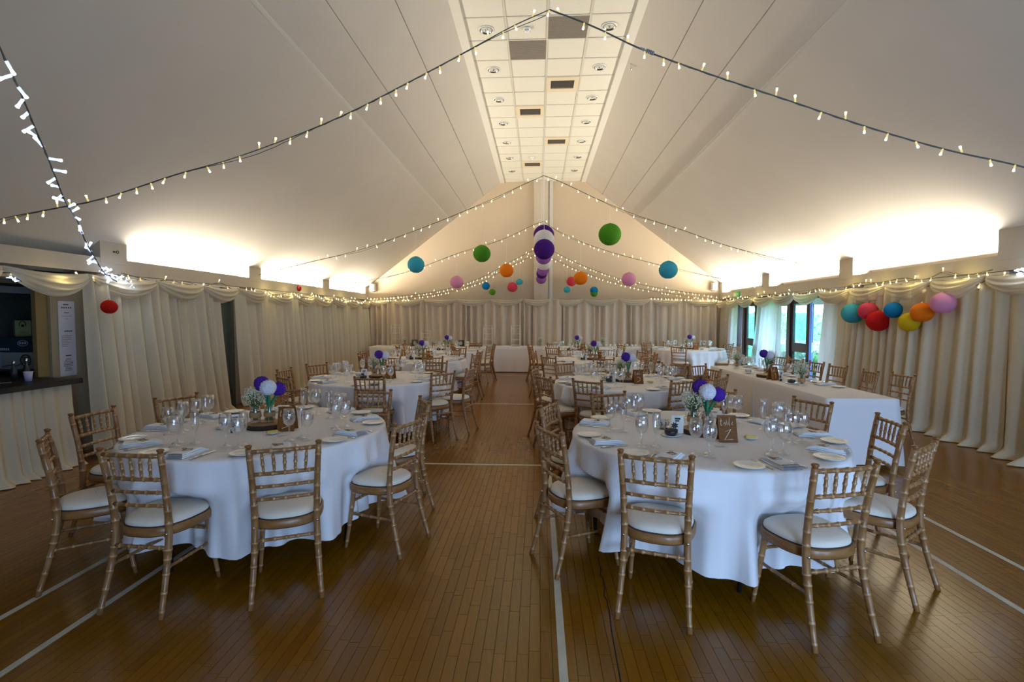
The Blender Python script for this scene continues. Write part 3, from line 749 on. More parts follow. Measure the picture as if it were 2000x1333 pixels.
knifeP = P1('knife', MB().tube([(0, -.10, .005), (0, -.06, .006), (0, -.005, .006)], [.008, .0075, .006], 8, flat=.5).add([(-.006, -.005, .003), (.006, -.005, .003), (.0095, .05, .003), (.007, .095, .003), (-.004, .115, .003), (-.006, .05, .003), (-.005, -.005, .007), (.004, -.005, .007), (.004, .09, .005), (-.004, .112, .005)], [(5, 4, 3, 2, 1, 0), (0, 1, 7, 6), (1, 2, 3, 8, 7), (3, 4, 9, 8), (4, 5, 0, 6, 9), (6, 7, 8, 9)], 0, False), 'steel')
def glass_thing(name, prof_bowl, prof_stem):
    e = empty(name); MB().lathe(prof_bowl, 20).build('bowl', 'glassware', e); MB().lathe(prof_stem, 16).build('stem_and_foot', 'glassware', e); return Proto(e)
def stem(h, fr): return [(fr, .0), (fr, .0025), (fr*.6, .006), (.007, .014), (.0042, .03), (.0042, h-.006), (.009, h)]
wineP = glass_thing('wine_glass', [(.004, .088), (.02, .092), (.033, .11), (.038, .132), (.036, .158), (.031, .185), (.029, .185), (.034, .158), (.036, .132), (.031, .111), (.018, .094), (.004, .091)], stem(.088, .034))
gobP = glass_thing('water_goblet', [(.004, .078), (.022, .082), (.036, .10), (.041, .125), (.039, .15), (.034, .168), (.032, .168), (.037, .15), (.039, .125), (.034, .10), (.02, .084), (.004, .081)], stem(.078, .035))
flP = glass_thing('champagne_flute', [(.004, .075), (.013, .085), (.021, .115), (.025, .15), (.024, .19), (.022, .212), (.020, .212), (.022, .19), (.023, .15), (.019, .115), (.011, .087), (.004, .079)], stem(.075, .031))
e = empty('place_card'); MB().box(-.028, .028, -.02, .02, 0, .0015).build('card', 'card_brown', e); MB().box(-.006, .022, -.012, -.002, .0015, .0022).build('label_patch', 'paper_tag', e)
MB().tube([(-.02, .0, .003), (-.035, .015, .006), (-.03, .03, .004), (-.012, .018, .004), (.0, .0, .003)], .0016, 5).build('ribbon', 'card_brown', e)
cardP = Proto(e)
OCC = {}
def setting(E, f, z, tname, hkey, full=True):
    """one place: E rim point in front of the chair, f inward direction"""
    f = Vector((f[0], f[1])).normalized(); r = Vector((f.y, -f.x)); rg = random.Random(hash((tname, hkey)) & 0xffff if False else sum(map(ord, tname+hkey)))
    def at(a, b, s=.012): p = Vector((E[0], E[1]))+f*(a+rg.uniform(-s, s))+r*(b+rg.uniform(-s, s)); return (p.x, p.y, z)
    rz = math.atan2(f.y, f.x)-PI/2
    L = 'at the %s seat of the %s' % (hkey, tname)
    plateP.put(at(.115, -.215), rg.uniform(0, 6), 'small white side plate '+L, 'plate', 'side plates')
    napP.put(at(.145, .0), rz+rg.uniform(-.25, .25), 'folded white napkin '+L, 'napkin', 'folded napkins')
    forkP.put(at(.135, -.105, .008), rz+rg.uniform(-.1, .1), 'steel fork '+L, 'fork', 'forks')
    knifeP.put(at(.135, .105, .006), rz+rg.uniform(-.08, .08), 'steel table knife '+L, 'knife', 'table knives')
    if full:
        o = cardP.put(at(.15, .0, .008), rz+rg.uniform(-.6, .6), 'brown name card '+L, 'card', 'name cards'); o.location.z += .031
    wineP.put(at(.345, .10, .02), 0, 'clear wine glass '+L, 'glass', 'wine glasses', sc=(1.1, 1.1, 1.2))
    flP.put(at(.40, .185, .02), 0, 'tall clear champagne flute '+L, 'glass', 'champagne flutes', sc=(1.12, 1.12, 1.1))
    if full: gobP.put(at(.31, .195, .015), 0, 'clear water goblet '+L, 'glass', 'water goblets', sc=(1.05, 1.05, 1.2))

# centrepiece prototypes
def slice_thing():
    e = empty('wood_slice'); rg = random.Random(2); n = 36; rr = [.145*(1+.05*mnoise.noise(Vector((math.cos(2*PI*i/n)*2, math.sin(2*PI*i/n)*2, 1)))) for i in range(n)]
    def fn(u, v):
        i = int(round(u*n)) % n; t = 2*PI*u; r = rr[i]*(1, 1.03, 1.03, 1)[int(round(v*3))]; return (r*math.cos(t), r*math.sin(t), (0, .006, .03, .036)[int(round(v*3))])
    MB().grid(fn, n, 3, closed=True).build('bark_edge', 'bark', e)
    MB().add([(rr[i]*.995*math.cos(2*PI*i/n), rr[i]*.995*math.sin(2*PI*i/n), .0365) for i in range(n)], [tuple(range(n))], 0, False).build('cut_face', 'cut_wood', e)
    return Proto(e)
sliceP = slice_thing()
def pom(mb, c, r, seed):
    rg = random.Random(seed); n1, n2 = 64, 40
    def fn(u, v):
        t = 2*PI*u; ph = PI*min(.999, max(.001, v)); d = Vector((math.sin(ph)*math.cos(t), math.sin(ph)*math.sin(t), -math.cos(ph)))
        k = 1+.10*mnoise.noise(d*5+Vector((seed, 0, 0)))+.16*abs(mnoise.noise(d*9))+.10*mnoise.noise(d*19)
        return tuple(Vector(c)+d*r*k)
    return mb.grid(fn, n1, n2, closed=True)
JAR = [(.001, .002), (.036, .002), (.040, .008), (.040, .095), (.034, .108), (.034, .13), (.032, .13), (.032, .108), (.037, .094), (.037, .01), (.001, .007)]
def pom_jar(kind):
    e = empty('flower_jar'); MB().lathe(JAR, 20).build('jar', 'glassware', e)
    MB().lathe([(.0405, .045), (.043, .048), (.043, .078), (.0405, .081)], 20).build('twine_band', 'twine', e)
    heads = [((-.055, .02, .30), .054, 'pom_purple'), ((.0, -.035, .275), .056, 'pom_white'), ((.068, .01, .255), .050, 'pom_purple')] if kind == 0 else [((-.035, .0, .29), .056, 'pom_purple'), ((.055, .02, .275), .054, 'pom_white')]
    for i, (c, r, m) in enumerate(heads):
        f = pom(MB(), c, r, 3+i+kind*7).build('pompom_flower', m, e)
        MB().tube([(-c[0]*.35, -c[1]*.3, .012), (c[0]*.1, c[1]*.1, .12), (c[0]*.8, c[1]*.8, c[2]-r*.6)], [.009, .0115, .0105], 8).build('stem', 'stem_green', f)
    return Proto(e)
pomP = [pom_jar(0), pom_jar(1)]
def gyp_jar(h, rad, n, seed, band=True):
    e = empty('gypsophila_jar'); MB().lathe(JAR, 20).build('jar', 'glassware', e)
    if band: MB().lathe([(.0405, .04), (.043, .043), (.043, .08), (.0405, .083)], 20).build('twine_band', 'twine', e)
    rg = random.Random(seed); st = MB(); fl_ = MB()
    for i in range(n):
        d = Vector((rg.gauss(0, 1), rg.gauss(0, 1), rg.gauss(.2, .8))).normalized()*rad*rg.uniform(.45, 1)
        p_ = Vector((0, 0, h))+Vector((d.x, d.y, d.z*.9))
        if i % 3 == 0: st.tube([(rg.uniform(-.015, .015), rg.uniform(-.015, .015), .02), (d.x*.2, d.y*.2, .12), tuple(p_)], [.0016, .0014, .0008], 4, cap=False)
        r = rg.uniform(.0035, .0065)
        fl_.add([p_+Vector(q)*r for q in ((1, 0, 0), (-1, 0, 0), (0, 1, 0), (0, -1, 0), (0, 0, 1), (0, 0, -1))], [(0, 2, 4), (2, 1, 4), (1, 3, 4), (3, 0, 4), (2, 0, 5), (1, 2, 5), (3, 1, 5), (0, 3, 5)])
    st.build('stems', 'leaf_green', e)['kind'] = 'stuff'; fl_.build('blossoms', 'gypsophila', e)['kind'] = 'stuff'; return Proto(e)
gypP = gyp_jar(.205, .10, 380, 5)
GL = {'t': [[(.32, 1.0), (.24, .25), (.36, .0), (.6, .12)], [(.02, .66), (.62, .72)]], 'a': [[(.58, .5), (.34, .6), (.1, .34), (.22, .02), (.48, .18), (.6, .55), (.58, .12), (.8, .06)]],
      'b': [[(.05, .2), (.38, 1.12), (.24, 1.15), (.18, .1), (.42, .0), (.6, .25), (.42, .48), (.2, .3)]], 'l': [[(.05, .2), (.4, 1.1), (.26, 1.15), (.18, .1), (.42, .02)]], 'e': [[(.08, .22), (.5, .4), (.36, .6), (.1, .36), (.2, .02), (.62, .14)]],
      '1': [[(.25, .75), (.5, 1.0), (.42, .0)]], '2': [[(.08, .70), (.15, .92), (.36, 1.03), (.60, .90), (.61, .66), (.42, .36), (.05, .03), (.25, .11), (.52, -.03), (.82, .09)]], '3': [[(.1, .9), (.4, 1.0), (.6, .78), (.3, .55), (.62, .35), (.5, .05), (.05, .08)]],
      '4': [[(.35, 1.0), (.05, .4), (.7, .42)], [(.58, .85), (.45, .0)]], '5': [[(.65, 1.0), (.2, .98), (.12, .58), (.5, .62), (.62, .3), (.4, .0), (.05, .1)]]}
def strokes(mb, text, x0, z0, h, adv, y, r):
    for i, ch in enumerate(text):
        for st in GL[ch]:
            pts = [Vector((x0+i*adv+(px+pz*.12)*adv*1.15, y, z0+pz*h)) for px, pz in st]
            path, _, _ = bamboo(pts, r, []); mb.tube(path, r, 5)
def sign_thing(num):
    e = empty('table_sign'); W, H, D = .062, .185, .055
    a = math.atan2(D, H)
    for s in (-1, 1):
        bd = MB().box(-W, W, -.0025, .0025, 0, H).build('board', 'sign_wood', e); bd.location = (0, s*D, 0); bd.rotation_euler = (s*a, 0, 0)
        if s == -1:
            t = MB(); strokes(t, 'table', -.050, .112, .050, .0190, -.0032, .0016)
            if num: strokes(t, num, -.030, .014, .085, .062, -.0032, .0023)
            o = t.build('lettering', 'white_ink', bd)
    return e
e = empty('cup_and_saucer'); MB().lathe([(.001, .003), (.03, .003), (.062, .012), (.063, .015), (.03, .007), (.001, .007)], 26).build('saucer', 'china', e)
MB().lathe([(.001, .008), (.022, .008), (.026, .014), (.04, .04), (.044, .066), (.042, .066), (.038, .042), (.024, .017), (.001, .015)], 24).build('cup', 'china', e)
b = MB()
for i in range(8): t = i*PI/4; b.tube([((.0335+.0005)*math.cos(t+.0), .034*math.sin(t), .026), (.0375*math.cos(t+.18), .0375*math.sin(t+.18), .036), (.0425*math.cos(t), .0425*math.sin(t), .055)], .004, 5)
b.build('blue_pattern', 'pom_purple', e); cupP = Proto(e)
e = empty('sugar_bowl'); MB().lathe([(.001, .003), (.03, .003), (.07, .012), (.071, .015), (.03, .007), (.001, .007)], 26).build('saucer', 'china', e)
MB().lathe([(.001, .008), (.03, .008), (.044, .02), (.048, .05), (.046, .05), (.042, .022), (.001, .014)], 24).build('bowl', 'china_black', e); MB().ball((.005, 0, .042), .034, 14, 8, sq=.55).build('contents', 'black', e); bowlP = Proto(e)
e = empty('butter_dish'); MB().lathe([(.001, .002), (.025, .002), (.046, .014), (.047, .017), (.025, .007), (.001, .007)], 24).build('dish', 'china', e)
o = MB().box(-.034, .034, -.022, .022, .008, .026).build('butter_pat', 'butter', e); bu = o.modifiers.new('bevel', 'BEVEL'); bu.width = .004; bu.segments = 2; butP = Proto(e)
e = empty('picture_card'); MB().box(-.042, .042, -.001, .001, .004, .135).build('card', 'card_white', e)
b = MB(); b.box(-.02, .02, -.002, -.001, .105, .118); b.box(-.018, .012, -.002, -.001, .09, .1); b.add([(-.02+.03*math.cos(t)*(1 if i % 2 else .55), -.0015, .06+.03*math.sin(t)*(1 if i % 2 else .55)) for i, t in enumerate(np.linspace(0, 2*PI, 17)[:-1])], [tuple(range(16))], 0, False)
b.build('print', 'black_ink', e); MB().box(-.032, .0, -.014, .012, 0, .03).build('card_stand', 'black', e); pcP = Proto(e)
e = empty('menu_leaflet'); MB().box(-.05, .05, -.03, .03, 0, .0012).build('sheet', 'card_white', e); b = MB()
for i in range(5): b.box(-.04, .03-.006*(i % 3), .018-i*.009, .0195-i*.009, .0012, .0016)
b.build('print', 'black_ink', e); lfP = Proto(e)

# ================================================================ ROUND TABLES
K = .9795
T = {
 'front left table': (-2.13, 3.79, .915, '5', 0, [(-3.07, 2.96, -50), (-3.51, 3.79, 88), (-3.39, 4.55, 65), (-2.26, 2.66, -4), (-1.47, 2.83, 24), (-.92, 3.56, 71), (-1.02, 4.46, -65), (-2.59, 5.08, 20), (-1.67, 5.02, -5)]),
 'front right table': (1.195, 3.765, .935, '2', 0, [(.63, 2.73, -18), (1.55, 2.60, 15), (2.27, 3.06, 39), (2.56, 3.79, -98), (2.44, 4.62, -67), (1.80, 5.22, -12), (.68, 4.95, 23), (.09, 4.31, 67), (.07, 3.34, -64)]),
 'second left table': (-2.27, 7.05, .92, '', 1, [(-3.51, 7.83, 60), (-3.61, 7.00, 88), (-3.20, 6.16, None), (-2.08, 6.11, -1), (-1.27, 6.70, 45), (-.98, 7.30, 78), (-1.71, 8.38, 22), (-2.76, 8.38, None)]),
 'second right table': (1.15, 6.80, .925, '3', 1, [(.57, 5.95, -32), (1.69, 5.99, 31), (.06, 6.35, None), (-.06, 7.25, None), (2.50, 7.37, -76), (2.29, 6.42, 49), (2.15, 8.15, -29), (1.28, 8.30, None), (.42, 8.25, 33)]),
 'third left table': (-2.40, 10.25, .92, '', 1, [-66, -104, -18, 175, 25, 70, 115, -145]),
 'third right table': (1.10, 10.25, .92, '4', 1, [-136, -88, -45, -6, 28, 72, 115, 165]),
 'rear left table': (-2.40, 13.10, .92, '', 1, [-66, -105, -20, 12, 160, 60, 112, -150]),
 'rear right table': (.98, 13.15, .92, '', 1, [-80, -125, -35, 178, 20, 65, 115, -162]),
 'far right window table': (4.05, 13.85, .92, '', 1, [-118, -52, -170, 140, 20, 60, 100, -12]),
}
TD = {'front left table': 'near the bar', 'front right table': 'with the white table 2 sign', 'second left table': 'behind the front left one', 'second right table': 'behind the front right one', 'third left table': 'third along the left row',
      'third right table': 'third along the right row', 'rear left table': 'rearmost of the left row', 'rear right table': 'rearmost of the right row', 'far right window table': 'beside the far glazed doors'}
tb = empty('round_table')
MB().lathe([(.001, .742), (.895, .742), (.90, .746), (.90, .762), (.895, .766), (.001, .766)], 48).build('tabletop', 'cut_wood', tb)
lg = MB().tube([(0, 0, 0), (.02, .02, .30), (.0, .0, .742)], [.014, .016, .016], 8).mesh('leg', 'black')
for i in range(4): t = i*PI/2; link('leg', lg, tb, (.76*math.cos(t), .76*math.sin(t), 0), (0, 0, t))
MB().tube([(-.76, 0, .62), (.76, 0, .62)], .012, 6).tube([(0, -.76, .60), (0, .76, .60)], .012, 6).build('brace', 'black', tb)
tableP = Proto(tb)
ZT = .773
def round_cloth(r, seats, seed, hem=.185):
    rg = random.Random(seed); ks = [(k, rg.uniform(.6, 1), rg.uniform(0, 6.3)) for k in (11, 16, 22, 29)]
    ph = rg.uniform(0, 6.3)
    def fold(th):
        s = sum(a*math.cos(k*th+p_+.6*math.sin(3*th+ph)) for k, a, p_ in ks)/2.2
        return -.5*abs(s) if s < 0 else s**.85*1.25
    prof = [(0.02, ZT), (.35, ZT), (.7, ZT), (.92, ZT), (.985, ZT-.001), (.998, ZT-.006), (1.004, ZT-.018)]
    nd = 18
    def fn(u, v):
        th = 2*PI*u; j = int(round(v*(len(prof)-1+nd)))
        if j < len(prof): q, z = prof[j]; return (r*q*math.cos(th), r*q*math.sin(th), z)
        t = (j-len(prof)+1)/nd; f = fold(th)
        hz = hem+.025*math.sin(2*th+ph)+.012*f
        z = lerp(ZT-.018, hz, t)
        rr = r*1.004+.03*t+.14*(t**.6)*f*(.45+.55*t)
        for phi, reach, wd in seats:
            d = (th-phi+PI) % (2*PI)-PI
            w_ = math.exp(-(d/wd)**4)*sm(.60, .49, z)
            rq = reach+.06*f*t
            if rr > rq: rr -= w_*(rr-rq)
        return (rr*math.cos(th), rr*math.sin(th), z)
    return MB().grid(fn, 260, len(prof)-1+nd, closed=True)
signP = {}
for ti, (tn, (cx, cy, r, num, pk, chs)) in enumerate(T.items()):
    tableP.put((cx, cy, 0), .3*(ti-1), 'round folding banquet table %s, hidden under its cloth' % TD[tn], 'table', 'round banquet tables')
    seats = []; hours = set(); full = ti < 4; cl_ = []
    for c_ in chs:
        if isinstance(c_, tuple):
            mx, my, ang = c_; mx *= K; my *= K
            to = Vector((cx-mx, cy-my)).normalized(); f = to
            if ang is not None:
                nn = Vector((-math.sin(R(ang)), math.cos(R(ang))))
                if nn.dot(to) < 0: nn = -nn
                if nn.dot(to) > .80: f = nn
                else: f = (nn+to*1.2).normalized()
            px, py = mx+.218*f.x, my+.218*f.y
        else:
            a = R(c_+random.uniform(-3, 3)); d = 1.02+random.uniform(-.03, .06); px, py = cx+d*math.cos(a), cy+d*math.sin(a); f = Vector((cx-px, cy-py)).normalized()
        dx, dy = px-cx, py-cy; h = clock(dx, dy)
        for q in (0, 1, -1, 2, -2, 3):
            if (h+q) % 12 not in hours: h = (h+q) % 12; break
        hours.add(h); hk = HOUR[h]+" o'clock"
        chairP.put((px, py, 0), math.atan2(f.y, f.x)-PI/2, "limewashed bamboo-turned chair with white pad at %s of the %s" % (hk, tn), 'chair', 'banquet chairs around the tables')
        ph = math.atan2(dy, dx); dist = math.hypot(dx, dy); seats.append((ph, dist-.225, .26/max(.6, dist))); cl_.append((dx, dy, hk))
    o = round_cloth(r, seats, 100+ti).build('tablecloth', 'table_linen'); o.location = (cx, cy, 0)
    tag(o, 'white linen cloth over the %s' % tn, 'tablecloth', 'round white tablecloths')
    for dx, dy, hk in cl_:
        d = Vector((dx, dy)).normalized(); setting((cx+d.x*r, cy+d.y*r), (-d.x, -d.y), ZT+.001, tn, hk, full)
    rg = random.Random(200+ti); z = ZT+.001; vd = Vector((-cx, -cy)).normalized(); vr = Vector((-vd.y, vd.x))
    def at(a, b): q = Vector((cx, cy))+vr*a-vd*b; return (q.x, q.y, z)   # a to the right, b away from the camera
    face = math.atan2(-vd.x, vd.y)+PI
    sliceP.put(at(.02, .02), rg.uniform(0, 6), 'bark-edged wood slice at the middle of the %s' % tn, 'wood slice', 'centrepiece wood slices')
    q = at(.045, .03); pomP[pk].put((q[0], q[1], z+.037), face+rg.uniform(-.3, .3), 'glass jar of purple and white pompom flowers on the %s' % tn, 'flowers', 'pompom flower jars')
    q = at(-.055, .05); gypP.put((q[0], q[1], z+.037), rg.uniform(0, 6), 'jar of white gypsophila on the wood slice of the %s' % tn, 'flowers', 'gypsophila jars')
    if num not in signP: signP[num] = Proto(sign_thing(num))
    signP[num].put(at(.165, -.165), face+(.30 if cx > 0 else -.35), 'brown wooden tent sign with white lettering on the %s' % tn, 'table sign', 'table number signs')
    cupP.put(at(-.27, .10), rg.uniform(0, 6), 'patterned tea cup on a saucer on the %s' % tn, 'cup', 'patterned tea cups')
    bowlP.put(at(-.20, -.16) if ti != 0 else at(.20, .16), rg.uniform(0, 6), 'black bowl on a white saucer on the %s' % tn, 'bowl', 'black sugar bowls')
    butP.put(at(.33, -.06) if cx > 0 else at(.06, -.27), face+rg.uniform(-.4, .4), 'yellow butter pat on a small dish on the %s' % tn, 'butter dish', 'butter dishes')
    pcP.put(at(-.16, -.06) if cx > 0 else at(-.19, -.08), face+.2, 'small white picture card in a black stand on the %s' % tn, 'card', 'picture cards')
    if full: lfP.put(at(.13, -.36), face+.3, 'printed white leaflet lying on the %s' % tn, 'leaflet', 'printed leaflets')

# ================================================================ LONG TOP TABLE BY THE RIGHT WALL
tx0, tx1, ty0, ty1 = 3.09, 3.80, 5.53, 9.22
def trestle(name, x0, x1, y0, y1, lab, zt=.75):
    e = empty(name, ((x0+x1)/2, (y0+y1)/2, 0)); tag(e, lab, 'table', 'trestle tables'); w_, d_ = (x1-x0)/2-.02, (y1-y0)/2-.02
    MB().box(-w_, w_, -d_, d_, zt-.03, zt).build('tabletop', 'cut_wood', e)
    lm_ = MB().tube([(0, 0, 0), (0, 0, zt-.03)], .014, 8).mesh('leg', 'black')
    for sx in (-1, 1):
        for sy in (-1, 1): link('leg', lm_, e, (sx*(w_-.08), sy*(d_-.15), 0))
    return e
ym = 7.38
trestle('trestle_table', tx0+.02, tx1-.02, ty0+.02, ym, 'near half of the long table under white cloths by the right wall')
trestle('trestle_table', tx0+.02, tx1-.02, ym, ty1, 'far half of the long table under white cloths by the right wall')
def box_cloth(name, x0, x1, y0, y1, z, hem, lab, seed, off=.0, wave=.012, corner=.03):
    """rectangular cloth with straight drops, soft waves and corner folds"""
    rg = random.Random(seed); per = []; 
    def side(a, b, n):
        for i in range(n): per.append((lerp(a[0], b[0], i/n), lerp(a[1], b[1], i/n)))
    nx = max(6, int((x1-x0)/.05)); ny = max(6, int((y1-y0)/.05))
    side((x0, y0), (x1, y0), nx); side((x1, y0), (x1, y1), ny); side((x1, y1), (x0, y1), nx); side((x0, y1), (x0, y0), ny)
    n = len(per); cxm, cym = (x0+x1)/2, (y0+y1)/2; b = MB(); rows_ = 12; ph = rg.uniform(0, 6)
    cum = 0; S = []
    for i in range(n): S.append(cum); a_, b_ = per[i], per[(i+1) % n]; cum += math.hypot(b_[0]-a_[0], b_[1]-a_[1])
    def fn(u, v):
        i = int(round(u*n)) % n; x, y = per[i]; j = int(round(v*rows_))
        s = S[i]; ox = -1 if x <= x0+1e-6 else (1 if x >= x1-1e-6 else 0); oy = -1 if y <= y0+1e-6 else (1 if y >= y1-1e-6 else 0)
        if j == 0: return (x, y, z)
        t = (j-1)/(rows_-1); wv = wave*t*(math.sin(s*7+ph)+.6*math.sin(s*17+2*ph))
        crn = corner*t if ox and oy else 0
        d = .006+off+.012*t+wv+crn
        return (x+ox*d, y+oy*d, lerp(z-.006, hem, t))
    b.grid(fn, n, rows_, closed=True); b.add([(x, y, z) for x, y in per], [tuple(range(n))], 0, False)
    o = b.build(name, 'table_linen'); return tag(o, lab, 'tablecloth')
box_cloth('tablecloth', tx0, tx1, ym-.02, ty1, .764, .06, 'white cloth over the far half of the long table', 3)
box_cloth('tablecloth', tx0-.006, tx1+.006, ty0, ym+.04, .768, .06, 'white cloth over the near end of the long table', 4, wave=.010)
tn = 'long table'
for i, (my, mxx, da) in enumerate(((6.80, 4.74, 4), (7.26, 4.60, -6), (7.97, 4.60, 8), (8.62, 4.62, 4), (9.20, 4.58, 8), (9.75, 4.58, 20))):
    px = mxx*K-.218; py = my*K
    chairP.put((px, py, 0), PI/2+R(da), 'limewashed chair %s from the near end behind the long table' % ordw[i], 'chair', 'banquet chairs around the tables')
    if i < 5: setting((tx1+.0, py-.05), (-1, 0), .770, tn, ordw[i], True)
for i, (x, y) in enumerate(((2.60, 7.80),)):
    chairP.put((x*K, y*K, 0), PI+.6, 'spare limewashed chair standing between the second right table and the long table', 'chair', 'banquet chairs around the tables')
z = .770
sliceP.put((3.30, 7.45, z), 1, 'bark-edged wood slice on the long table', 'wood slice', 'centrepiece wood slices')
pomP[0].put((3.31, 7.50, z+.037), .6, 'jar of purple pompom flowers on the long table', 'flowers', 'pompom flower jars')
gypP.put((3.42, 7.62, z), 1, 'jar of gypsophila behind the purple flowers on the long table', 'flowers', 'gypsophila jars', sc=(1, 1, 1.35))
gypP.put((3.32, 6.55, z), 2, 'jar of gypsophila near the front end of the long table', 'flowers', 'gypsophila jars', sc=(1, 1, 1.1))
gypP.put((3.36, 8.75, z), 3, 'jar of gypsophila at the far end of the long table', 'flowers', 'gypsophila jars')
Proto(sign_thing('1')).put((3.23, 7.13, z), .35, 'brown wooden tent sign reading table 1 on the long table', 'table sign', 'table number signs')
pcP.put((3.27, 6.98, z), .5, 'small white picture card beside the table 1 sign on the long table', 'card', 'picture cards')
cupP.put((3.22, 7.92, z), 1, 'patterned tea cup left of the flowers on the long table', 'cup', 'patterned tea cups')
bowlP.put((3.28, 6.72, z), 1, 'black bowl on a saucer beside the near jar on the long table', 'bowl', 'black sugar bowls')
for i, (x, y) in enumerate(((3.40, 8.2), (3.45, 8.42), (3.30, 8.30), (3.5, 9.0))):
    wineP.put((x, y, z), 0, 'clear wine glass %s from the camera at the far part of the long table' % ordw[i], 'glass', 'wine glasses')

# ================================================================ BUFFET ALONG THE BACK WALL
trestle('buffet_table', -5.05, -2.2, 14.93, 15.6, 'white-draped buffet table at the left of the back wall', .74)
trestle('buffet_table', -2.2, .65, 14.93, 15.6, 'white-draped buffet table behind the aisle at the back wall', .74)
trestle('buffet_table', .65, 3.55, 14.93, 15.6, 'white-draped buffet table at the right of the back wall', .74)
box_cloth('tablecloth', -5.07, -2.18, 14.9, 15.62, .752, .02, 'white cloth over the left buffet table at the back', 11, wave=.02)
box_cloth('tablecloth', -2.20, .67, 14.89, 15.62, .756, .02, 'white cloth over the middle buffet table behind the aisle', 12, wave=.02)
box_cloth('tablecloth', .65, 3.57, 14.9, 15.62, .752, .02, 'white cloth over the right buffet table at the back', 13, wave=.02)
def stand(x, h, lab):
    e = empty('display_stand', (x, 15.3, .757)); tag(e, lab, 'stand', 'tiered display stands')
    fr = MB()
    for s in (-.13, .13):
        for t in (-.10, .10): fr.tube([(s, t, 0), (s, t, h-.05)], .007, 6)
        fr.tube([(s, -.10, h-.05), (s, -.05, h), (s, .05, h), (s, .10, h-.05)], .007, 6)
    fr.tube([(-.13, 0, h), (.13, 0, h)], .007, 6); fr.build('frame', 'stand_white', e)
    sh = MB().box(-.125, .125, -.10, .10, 0, .008).mesh('shelf', 'stand_white')
    for i in range(4): link('shelf', sh, e, (0, 0, .03+i*(h-.12)/3))
stand(-4.35, .64, 'white tiered display stand at the left corner of the buffet'); stand(-3.42, .46, 'low white tiered stand second from the left on the buffet')
stand(-1.53, .62, 'white tiered stand left of the aisle on the buffet'); stand(-.69, .62, 'white tiered stand nearest the centre pier on the buffet')
for i, (x, hh, lab) in enumerate(((-3.73, .20, 'small black framed notice on the left buffet table'), (-2.33, .19, 'small black framed notice left of the aisle on the buffet'))):
    e = empty('framed_notice', (x, 15.08, .757)); tag(e, lab, 'frame', 'framed notices'); bd = MB().box(-.10, .10, -.005, .005, 0, hh).build('panel', 'black', e); bd.rotation_euler = (-.15, 0, 0)
    MB().add([(.0+.05*math.cos(t), -.0055, hh*.5+.06*math.sin(t)) for t in np.linspace(0, 2*PI, 20)[:-1]], [tuple(range(19))], 0, False).build('print', 'box_card', bd)
    MB().box(-.02, .02, .0, .07, 0, .006).build('foot', 'black', e)
for i, x in enumerate((-4.05, .05, 1.9)): gypP.put((x, 15.15, .757), i, 'green sprig jar on the %s buffet table' % ('left', 'middle', 'right')[i], 'flowers', 'gypsophila jars')
e = empty('tea_cup'); MB().lathe([(.001, .003), (.03, .003), (.062, .012), (.063, .015), (.03, .007), (.001, .007)], 20).build('saucer', 'china', e)
MB().lathe([(.001, .008), (.022, .008), (.026, .014), (.038, .04), (.040, .075), (.038, .075), (.036, .042), (.024, .017), (.001, .015)], 20).build('cup', 'china', e)
MB().tube([(.036, 0, .062), (.056, 0, .058), (.056, 0, .036), (.035, 0, .030)], .004, 6).build('handle', 'china', e); plainP = Proto(e)
for i in range(14):
    plainP.put((1.75+i*.125, 15.05+.10*(i % 2), .757), i, 'plain white cup %s from the left on the right buffet table' % ordw[i], 'cup', 'cups on the buffet')
o = MB().box(-.30, .30, -.10, .10, 0, .03).build('serving_tray', 'bark'); o.location = (-2.0, 15.1, .757); tag(o, 'dark wooden serving tray on the buffet left of the aisle', 'tray')

# ================================================================ PAPER LANTERNS
def lantern(col, x, y, z, d, top, lab):
    e = empty('paper_lantern', (x, y, z)); tag(e, lab, 'lantern', 'hanging paper lanterns'); r = d/2; nv = 44
    prof = []
    for i in range(nv+1):
        ph = PI*lerp(.07, .95, i/nv); k = 1+(.010 if i % 2 else -.010)
        prof.append((r*k*math.sin(ph), -r*k*.97*math.cos(ph)))
    MB().lathe(prof[::-1], 32).build('paper_globe', 'lantern_'+col, e)
    rr, zz = prof[-1]
    MB().tube([(rr*math.cos(t), rr*math.sin(t), zz) for t in np.linspace(0, 2*PI, 17)], .0035, 5, cap=False).tube([(-rr, 0, zz), (0, 0, zz+.02), (rr, 0, zz)], .003, 5).build('wire_ring', 'steel', e)
    MB().tube([(0, r*.985*math.sin(t), r*.96*math.cos(t)) for t in np.linspace(.3, PI-.2, 14)], .003, 5).build('seam', 'lantern_'+col, e)
    if top > z+r: MB().tube([(0, 0, zz+.015), (0, 0, top-z)], .0016, 4).build('cord', 'white_plastic', e)
    return e
